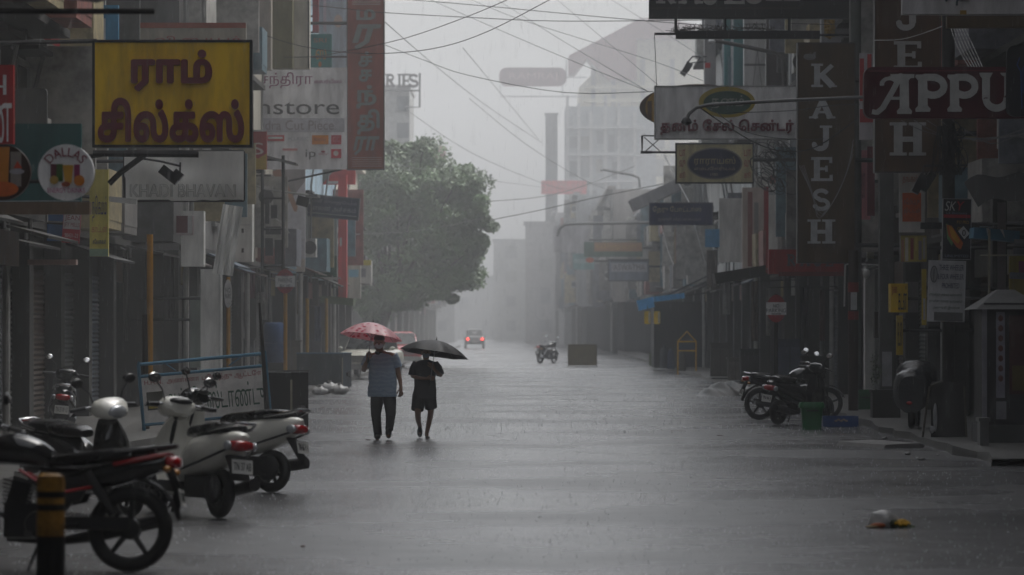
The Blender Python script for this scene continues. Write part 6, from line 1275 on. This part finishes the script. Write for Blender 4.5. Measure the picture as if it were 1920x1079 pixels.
_cr = _n.new('ShaderNodeValToRGB'); _cr.color_ramp.elements[0].color = (.29, .39, .53, 1); _cr.color_ramp.elements[1].color = (.38, .48, .59, 1); _cr.color_ramp.elements[0].position = .3
_l.new(_tc.outputs['Object'], _wv.inputs['Vector']); _l.new(_wv.outputs[0], _cr.inputs[0]); _l.new(_cr.outputs[0], _b.inputs['Base Color'])
g = MB(); X0 = mm(718, 0)[0]
g.rings(ell_rings(dense([(mm(713, 0)[0], 0, gz(661, Dm), .065, .06), (mm(715, 0)[0], 0, gz(664, Dm), .13, .09), (mm(716, 0)[0], 0, gz(669, Dm), .19, .115), (mm(716, 0)[0], -.01, gz(682, Dm), .195, .14), (mm(717, 0)[0], -.03, gz(700, Dm), .205, .165), (mm(717, 0)[0], -.035, gz(720, Dm), .215, .17), (mm(717, 0)[0], -.02, gz(744, Dm), .222, .165)]), wr=.007))
g.tube([mm(697, 668), mm(690, 676, -.01), mm(685, 687, -.03)], [.085, .078, .078], 14); g.tube([mm(736, 667), mm(741, 676, .01), mm(745, 689, .02)], [.085, .078, .076], 14)
g.build('polo_shirt', POLO, man)
g = MB(); g.rings([[(mm(712, 0)[0] + r_ * math.cos(a), -.01 + r_ * math.sin(a), gz(660, Dm) + z_ + .02 * math.sin(a)) for a in [2 * PI * k / 18 for k in range(18)]] for r_, z_ in ((.085, -.025), (.068, .015), (.06, .015), (.062, -.02))]); g.build('collar', C((.03, .04, .06)), man)
TR = M('wet_black_trousers', (.014, .014, .017), rough=.6, var=.3)
def leg(g, P, R): g.tube(P, R, 16)
g = MB(); leg(g, [mm(712, 726), mm(709, 740), mm(706, 760, -.02), mm(705, 778, -.05), mm(707, 797, -.01), mm(708.5, 817, .02)], [.13, .115, .094, .078, .068, .064]); leg(g, [mm(726, 726), mm(729, 740), mm(732, 760, -.06), mm(733, 776, -.12), mm(731, 793, .06), mm(729, 806, .16)], [.13, .115, .094, .078, .066, .060]); g.rings(ell_rings([(mm(718, 0)[0], -.01, gz(720, Dm), .19, .14), (mm(718, 0)[0], -.01, gz(732, Dm), .2, .14), (mm(718, 0)[0], 0, gz(746, Dm), .185, .12)])); g.build('trousers', TR, man)
for px, py, y in ((708, 822.5, -.07), (728, 816, .10)): g = MB(); g.ell((mm(px, py, y)[0], y, mm(px, py)[2] + .025), (.05, .13, .042), 14, 8, rot=Matrix.Rotation(rad(0 if px < 720 else -38), 3, 'X')); g.build('shoe', BPL, man)
g = MB(); g.ell(mm(711, 635, .005), (.088, .10, .06), 18, 10); g.build('hair', HAIR, man)
g = MB(); g.ell(mm(711, 648.5, -.055), (.064, .065, .048), 16, 10); g.build('face_mask', C((.75, .80, .85), rough=.7), man)
g = MB(); 
for s_ in (-3.6, 3.6): g.ell(mm(711 + s_, 642.5, -.104), (.012, .008, .006), 8, 6)
g.build('eyes', C((.02, .018, .016), rough=.2), man)
PINK = bpy.data.materials.new('pink_floral_nylon'); PINK.use_nodes = True
_n = PINK.node_tree.nodes; _l = PINK.node_tree.links; _b = _n['Principled BSDF']; _b.inputs['Roughness'].default_value = .28
_tc = _n.new('ShaderNodeTexCoord'); _v = _n.new('ShaderNodeTexVoronoi'); _v.inputs['Scale'].default_value = 11; _z = _n.new('ShaderNodeTexNoise'); _z.inputs['Scale'].default_value = 26
_mx = _n.new('ShaderNodeMath'); _mx.operation = 'MULTIPLY_ADD'; _mx.inputs[1].default_value = .45; _cr = _n.new('ShaderNodeValToRGB')
_e = _cr.color_ramp.elements; _e[0].position = .40; _e[0].color = (.60, .03, .08, 1); _e[1].position = .62; _e[1].color = (.95, .60, .64, 1); q_ = _e.new(.50); q_.color = (.85, .25, .32, 1)
_l.new(_tc.outputs['Object'], _v.inputs['Vector']); _l.new(_tc.outputs['Object'], _z.inputs['Vector']); _l.new(_z.outputs[0], _mx.inputs[0]); _l.new(_v.outputs['Distance'], _mx.inputs[2]); _l.new(_mx.outputs[0], _cr.inputs[0]); _l.new(_cr.outputs[0], _b.inputs['Base Color'])
_tr = _n.new('ShaderNodeBsdfTranslucent'); _ms = _n.new('ShaderNodeMixShader'); _ms.inputs[0].default_value = .35
_l.new(_cr.outputs[0], _tr.inputs['Color']); _l.new(_b.outputs[0], _ms.inputs[1]); _l.new(_tr.outputs[0], _ms.inputs[2]); _l.new(_ms.outputs[0], _n['Material Output'].inputs['Surface'])
hp = Vector(mm(693, 663, -.28)) + Vector((MX, Dm, 0))
tp = Vector((gx(699, Dm - .25), Dm - .22, gz(605.5, Dm)))
d = (tp - hp); rot = d.to_track_quat('Z', 'Y').to_euler()
umbrella('pink umbrella with red flower print held by the man', tp, .485, .245, rot, PINK, d.length + .06)
# woman in black
Dw = 60.0; kw = Dw / F; WX = gx(797, Dw)
def ww(px, py, y=0.0): return ((px - 797) * kw, y, gz(py, Dw))
wo = thing('person', 'slim barelegged person in black tee and black shorts holding the black umbrella', 'person', (WX, Dw, 0))
sk = Skel()
r0 = sk.p(ww(796, 738), .10)
sk.chain(r0, [(ww(797, 718), .10), (ww(798, 694), .10), (ww(798, 681), .06), (ww(799, 674, -.01), .045), (ww(799, 668, -.02), (.055, .062)), (ww(799, 660, -.02), (.07, .082)), (ww(799, 652, -.01), (.065, .076)), (ww(799, 648, 0), .04)])
chest = 2
a = sk.chain(chest, [(ww(780, 681), .05), (ww(775, 694, -.01), .042), (ww(772.5, 706, -.03), .035), (ww(788, 709, -.17), .03), (ww(800, 710, -.22), .024)]); hand(sk, a, ww(800, 710, -.22), (1, -.25, .05), (0, 0, 1), (.2, 1, 0))
a = sk.chain(chest, [(ww(816, 681), .05), (ww(823, 694, -.01), .042), (ww(827, 705, -.04), .035), (ww(821, 699, -.17), .03), (ww(815, 693, -.24), .024)]); hand(sk, a, ww(815, 693, -.24), (-.5, -.3, 1), (-1, -.2, 0), (-.6, .8, 0))
sk.chain(r0, [(ww(787, 744), .075), (ww(783.5, 774, -.10), .052), (ww(784, 788, .0), .047), (ww(787, 800, .07), .035), (ww(787, 804, .1), .032), (ww(787, 811, .06), .028), (ww(787, 814, .03), .022)])
sk.chain(r0, [(ww(806, 744), .075), (ww(808, 772, .0), .052), (ww(805, 790, .01), .046), (ww(800, 812, .03), .033), (ww(800, 816, .03), .034), (ww(802, 820, -.05), .028), (ww(803, 820.5, -.12), .022)])
ex = MB(); ex.ell(ww(799, 662, -.105), (.012, .016, .02), 8, 6); ex.ell(ww(790.5, 661, -.01), (.01, .02, .028), 8, 6); ex.ell(ww(807.5, 661, -.01), (.01, .02, .028), 8, 6)
skinned('body', sk.V, sk.E, SKIN, wo, extra=ex)
SHO = M('black_shorts_cloth', (.010, .010, .012), rough=.7, var=.3)
TEE = M('wet_black_cotton', (.034, .034, .042), rough=.7, var=.3)
g = MB(); g.rings(ell_rings(dense([(ww(798, 0)[0], 0, gz(675, Dw), .06, .055), (ww(798, 0)[0], 0, gz(677.5, Dw), .115, .08), (ww(798, 0)[0], 0, gz(682, Dw), .17, .10), (ww(797, 0)[0], -.01, gz(695, Dw), .17, .125), (ww(797, 0)[0], 0, gz(715, Dw), .165, .12), (ww(796, 0)[0], 0, gz(747, Dw), .19, .135)]), wr=.007, seed=2))
g.tube([ww(782, 682), ww(776, 691, -.01), ww(772.5, 704, -.025)], [.07, .066, .064], 12); g.tube([ww(814, 682), ww(822, 692, -.01), ww(826, 703, -.03)], [.07, .066, .064], 12); g.build('t_shirt', TEE, wo)
g = MB(); g.tube([ww(790, 738), ww(785, 752), ww(782.5, 769, -.05)], [.115, .108, .098], 16); g.tube([ww(802, 738), ww(806, 752), ww(808.5, 766, .03)], [.115, .105, .095], 16); g.rings(ell_rings([(ww(796, 0)[0], 0, gz(735, Dw), .17, .12), (ww(796, 0)[0], 0, gz(748, Dw), .18, .12), (ww(796, 0)[0], 0, gz(752, Dw), .15, .10)])); g.build('shorts', SHO, wo)
for px, py, y, rr in ((802, 821.3, -.05, 0), (787, 812, .045, -50)): g = MB(); g.ell((ww(px, 0)[0], y, gz(py, Dw) + .012), (.043, .115, .018), 14, 6, rot=Matrix.Rotation(rad(rr), 3, 'X')); g.build('sandal', BPL, wo)
g = MB(); g.ell(ww(799, 656, .012), (.08, .092, .075), 16, 10); g.build('hair', HAIR, wo)
g = MB(); g.ell(ww(799, 666.5, -.05), (.056, .058, .042), 14, 8); g.build('face_mask', C((.35, .38, .42), rough=.7), wo)
g = MB()
for s_ in (-3, 3): g.ell(ww(799 + s_, 660.5, -.095), (.011, .008, .006), 8, 6)
g.build('eyes', C((.02, .018, .016), rough=.2), wo)
hp = Vector(ww(808, 708, -.30)) + Vector((WX, Dw, 0)); tp = Vector((gx(818, Dw - .3), Dw - .25, gz(638.5, Dw)))
um = umbrella('black umbrella tilted over the person in black', tp, .545, .23, (0, 0, 0), M('black_nylon', (.016, .016, .017), rough=.5, var=.3, spec=.3), (tp - hp).length + .05)
um.rotation_euler = (rad(-4), rad(9.5), rad(12))
# ------------------------------------------------------------------ overhead wires
WIRE = C((.03, .03, .032), rough=.6)
def wire(label, P, D0, D1, r_=.009, mat=WIRE, sm=4):
    n = len(P); Q = lerp_secs([(p[0], p[1]) for p in P], sm)
    pts = [at(q[0], q[1], D0 + (D1 - D0) * i / (len(Q) - 1)) for i, q in enumerate(Q)]
    c = pts[0]; t = thing('overhead_wire', label, 'wire', c, group='cables strung across the street'); g = MB(); g.tube([p - c for p in pts], r_, 5); g.build('cable', mat, t)
wire('taut cable from above the brick red sign to the straw wrapped bar', [(690, -6), (880, 9), (1216, 40), (1480, 58)], 112, 84)
wire('nearly level cable crossing the top of the brick red sign', [(470, -2), (650, 17), (720, 24), (880, 33), (1050, 40), (1320, 38)], 105, 88)
wire('deep sagging cable crossing the brick red sign a third of the way down', [(440, 45), (545, 82), (640, 98), (735, 100), (830, 88), (920, 57), (1036, -3)], 96, 80)
wire('cable rising from the teal sign to the top edge of the sky', [(482, 107), (580, 107), (640, 98), (760, 72), (880, 30), (958, -3)], 100, 82)
wire('straight cable slanting down to the left end of the white oval sign', [(790, -8), (880, 32), (1050, 105), (1216, 172)], 150, 95)
wire('cable slanting from the sky top to the pair of black floodlights', [(875, -4), (985, 40), (1225, 115), (1318, 152)], 150, 100)
wire('cable meeting the white oval sign just above its left corner', [(928, -3), (1060, 80), (1212, 170)], 160, 95)
wire('faint cable falling across the maroon gable', [(1040, -4), (1130, 72), (1232, 158)], 170, 95)
wire('faint short cable at the top over the cream block', [(1140, -4), (1235, 55), (1318, 108)], 170, 110)
wire('long cable sagging below the hazy rounded billboard', [(715, 82), (800, 115), (880, 142), (1060, 174), (1225, 172)], 112, 96)
wire('faint long cable slanting from the red sign to the dark sign tower', [(720, 40), (800, 110), (900, 190), (1016, 268)], 115, 240, .014)
wire('faint cable slanting past the left end of the rounded billboard', [(868, 90), (930, 165), (1010, 262)], 160, 260, .015)
wire('cable slanting in front of the dark sign tower', [(880, 185), (985, 270), (1090, 335), (1150, 360)], 180, 200, .012)
wire('low cable from the tree rising to the scaffold building', [(915, 378), (1010, 370), (1085, 352), (1190, 312)], 175, 190, .016)
wire('low thick cable from the tree to the tin roofs', [(915, 414), (1010, 395), (1120, 370), (1245, 345)], 170, 165, .016)
wire('faint cable high across the tree to the dark sign tower', [(760, 205), (880, 285), (1020, 345), (1090, 362)], 170, 230, .012)
wire('faint level cable just above the red fascia on the tower', [(700, 300), (860, 330), (1020, 352)], 150, 240, .012)
wire('faint cable crossing the middle of the tree crown', [(660, 440), (790, 432), (925, 405)], 130, 175, .010)
wire('thin drop cable hanging above the left corner of the white oval sign', [(1227, 66), (1229, 110), (1231, 162)], 84, 90, .008)
wire('heavy cable looping from the lamp arm under the cream framed sign', [(1312, 202), (1360, 235), (1420, 270), (1470, 284), (1530, 276), (1605, 225)], 70, 74, .012)
wire('second thin cable running from the lamp arm to the cream framed sign', [(1330, 200), (1400, 248), (1500, 262), (1600, 255)], 70, 80, .008)
wire('level thin cable in front of the tall brown sign letters', [(1360, 212), (1480, 208), (1560, 198), (1612, 196)], 72, 70, .007)
PALE = C((.42, .42, .42), rough=.35)
wire('pale guy wire slanting beside the dark blue sign', [(1240, 280), (1268, 335), (1292, 380)], 140, 132, .014, PALE)
wire('pale guy wire continuing below the dark blue sign', [(1302, 422), (1312, 458), (1324, 500)], 130, 128, .014, PALE)
wire('pale guy wire reaching the awnings left of the dark blue sign', [(1240, 425), (1252, 470), (1264, 500)], 150, 148, .013, PALE)
wire('pale wire crossing the near brown sign under the cut letter', [(1640, 76), (1690, 74), (1740, 60), (1780, 44)], 62, 60, .007, PALE)
wire('level cable from the black sign across the pale window wall', [(1480, 44), (1560, 46), (1640, 40)], 84, 84, .008)
for i in range(6): wire('pale cable of the fan of cables falling behind the maroon sign', [(1782 + i * 5, 50), (1796 + i * 6, 90), (1818 + i * 5, 128)], 56, 54, .006, PALE)
for i in range(5): wire('thin cable of the loops sagging below the maroon sign', [(1690 + i * 24, 226), (1745 + i * 28, 250 + i * 5), (1850 + i * 18, 262 - i * 3), (1935, 236 + i * 12)], 58, 56, .006, C((.16, .16, .16)))
for i in range(4): wire('pale cable of the loops hanging down the tall brown sign', [(1600, 262 + i * 9), (1585 - i * 4, 330 + i * 10), (1545 - i * 3, 398 + i * 4), (1512 + i * 4, 340 + i * 8), (1498 + i * 3, 310)], 76, 76, .006, C((.28, .28, .28)))
t = thing('cable_bundle', 'dark tangle of cable coils on the wall above the red fascia board', 'cable bundle', at(1452, 312, 96)); g = MB()
for i in range(34):
    c = Vector((RND.uniform(-.35, .35), RND.uniform(-.15, .1), RND.uniform(-.5, .5))); R_ = RND.uniform(.12, .4); n_ = Vector((RND.uniform(-.4, .4), 1, RND.uniform(-.4, .4))).normalized(); u = n_.orthogonal().normalized(); v = n_.cross(u)
    g.tube([c + u * R_ * math.cos(a) * .6 + v * R_ * math.sin(a) for a in [2 * PI * k / 14 for k in range(14)]], .010, 4, closed=True)
g.build('coils', C(DK), t)
t = thing('cable_bundle', 'dark hanging cable bundle on the thick dark pole below the maroon sign', 'cable bundle', at(1775, 275, 56.5)); g = MB()
for i in range(30):
    x = RND.uniform(-.13, .13); g.tube([(x, RND.uniform(-.1, .1), .3), (x + RND.uniform(-.1, .1), RND.uniform(-.2, -.05), 0), (x + RND.uniform(-.15, .15), RND.uniform(-.1, .1), -.42)], .009, 4)
for i in range(14):
    c = Vector((RND.uniform(-.1, .25), -.15, RND.uniform(-.4, .2))); R_ = RND.uniform(.06, .18); g.tube([c + Vector((R_ * .6 * math.cos(a), .04 * math.sin(3 * a), R_ * math.sin(a))) for a in [2 * PI * k / 12 for k in range(12)]], .008, 4, closed=True)
g.build('coils', C(DK), t)
# ------------------------------------------------------------------ small things on the road
for px, py, w_, lb in ((606, 765, .16, 'flat brown leaf on the road left of the man'), (568, 1027, .045, 'small red scrap on the wet road at the lower left'), (690, 826, .10, 'brown scrap by the man feet'), (1350, 818, .12, 'dark twig on the road before the right motorcycles')):
    D = ground_d(py); t = thing('road_scrap', lb, 'litter', (gx(px, D), D, .006)); g = MB(); g.ell((0, 0, .006), (w_ / 2, w_ * .6, .008), 10, 5); g.build('scrap', C((.10, .05, .04)), t)
t = thing('paving_slab', 'broken pale paving slab tilted at the right road edge', 'paving slab', (gx(1650, 56), 56, .0), rz=.3); g = MB(); g.prism([(-.32, .0), (-.28, .05), (.25, .07), (.33, .03), (.3, 0)], -.9, .9); g.build('slab', C((.20, .195, .19), rough=.5), t)
for i in range(14):
    px = RND.uniform(1600, 1850); D = RND.uniform(50, 62); s_ = RND.uniform(.02, .06)
    t = thing('rubble_stone', 'small wet stone among the rubble along the right gutter', 'stone', (max(gx(px, D), 5.1 + .3 * RND.random()), D, 0), rz=RND.uniform(0, 3), group='stones along the right gutter'); g = MB(); g.ell((0, 0, s_ * .3), (s_, s_ * .7, s_ * .5), 8, 5)
    for v in g.v: v.x *= 1 + .25 * math.sin(v.y * 70 + i); v.z *= 1 + .2 * math.sin(v.x * 60 + i)
    g.build('stone', PAVE, t, smooth=False)
# ------------------------------------------------------------------ falling rain
g = MB()
for i in range(3200):
    D = 9 + 66 * RND.random() ** .6; x = RND.uniform(-985, 935) / F * D * 1.15; z = RND.uniform(.05, 1.75 + 640 / F * D)
    L_ = RND.uniform(.05, .20); sx = RND.uniform(-.012, .004); r_ = .0011
    g.add([(x - r_, D, z), (x + r_, D, z), (x, D + r_ * 2, z), (x - sx, D, z + L_)], [(0, 1, 3), (1, 2, 3), (2, 0, 3)])
WATER = bpy.data.materials.new('falling_water'); WATER.use_nodes = True
_n = WATER.node_tree.nodes; _l = WATER.node_tree.links; _n.remove(_n['Principled BSDF'])
_tr = _n.new('ShaderNodeBsdfTranslucent'); _tr.inputs['Color'].default_value = (.9, .92, .95, 1)
_tp = _n.new('ShaderNodeBsdfTransparent'); _ms = _n.new('ShaderNodeMixShader'); _ms.inputs[0].default_value = .42
_l.new(_tp.outputs[0], _ms.inputs[1]); _l.new(_tr.outputs[0], _ms.inputs[2]); _l.new(_ms.outputs[0], _n['Material Output'].inputs['Surface'])
structure(g.build('rain', WATER, smooth=False, fix=False), 'stuff')
g = MB()
for i in range(12000):
    D = 24 + 110 * RND.random() ** 1.5; x = RND.uniform(-5.2, 5.8)
    if abs(x / D) > .15: continue
    h_ = RND.uniform(.01, .035); w_ = RND.uniform(.003, .009)
    for q in range(2):
        dx = RND.uniform(-.02, .02); dz = h_ * (1 - .4 * q)
        g.add([(x - w_ / 2 + dx * .3, D, .003), (x + w_ / 2 + dx * .3, D, .003), (x + dx * .3, D + w_, .003), (x + dx, D, dz)], [(0, 1, 3), (1, 2, 3), (2, 0, 3)])
for i in range(9000):
    D = 62 + 120 * RND.random(); x = RND.uniform(-5.2, 5.8)
    h_ = RND.uniform(.02, .07); w_ = RND.uniform(.006, .02); dx = RND.uniform(-.02, .02)
    g.add([(x - w_ / 2, D, .003), (x + w_ / 2, D, .003), (x, D + w_, .003), (x + dx, D, h_)], [(0, 1, 3), (1, 2, 3), (2, 0, 3)])
structure(g.build('rain_splashes', WATER, smooth=False, fix=False), 'stuff')
# ------------------------------------------------------------------ rain-filled air
hz = MB(); hz.box((0, 320, 20.5), (152, 720, 43))
ho = hz.build('haze', None, smooth=False)
hm = bpy.data.materials.new('rain_haze'); hm.use_nodes = True
hn = hm.node_tree.nodes; hn.remove(hn['Principled BSDF'])
pv = hn.new('ShaderNodeVolumePrincipled')
pv.inputs['Color'].default_value = (.93, .95, .97, 1)
pv.inputs['Density'].default_value = 0.0021
pv.inputs['Anisotropy'].default_value = 0.1
hm.node_tree.links.new(pv.outputs[0], hn['Material Output'].inputs['Volume'])
ho.data.materials.append(hm)
ho['kind'] = 'stuff'
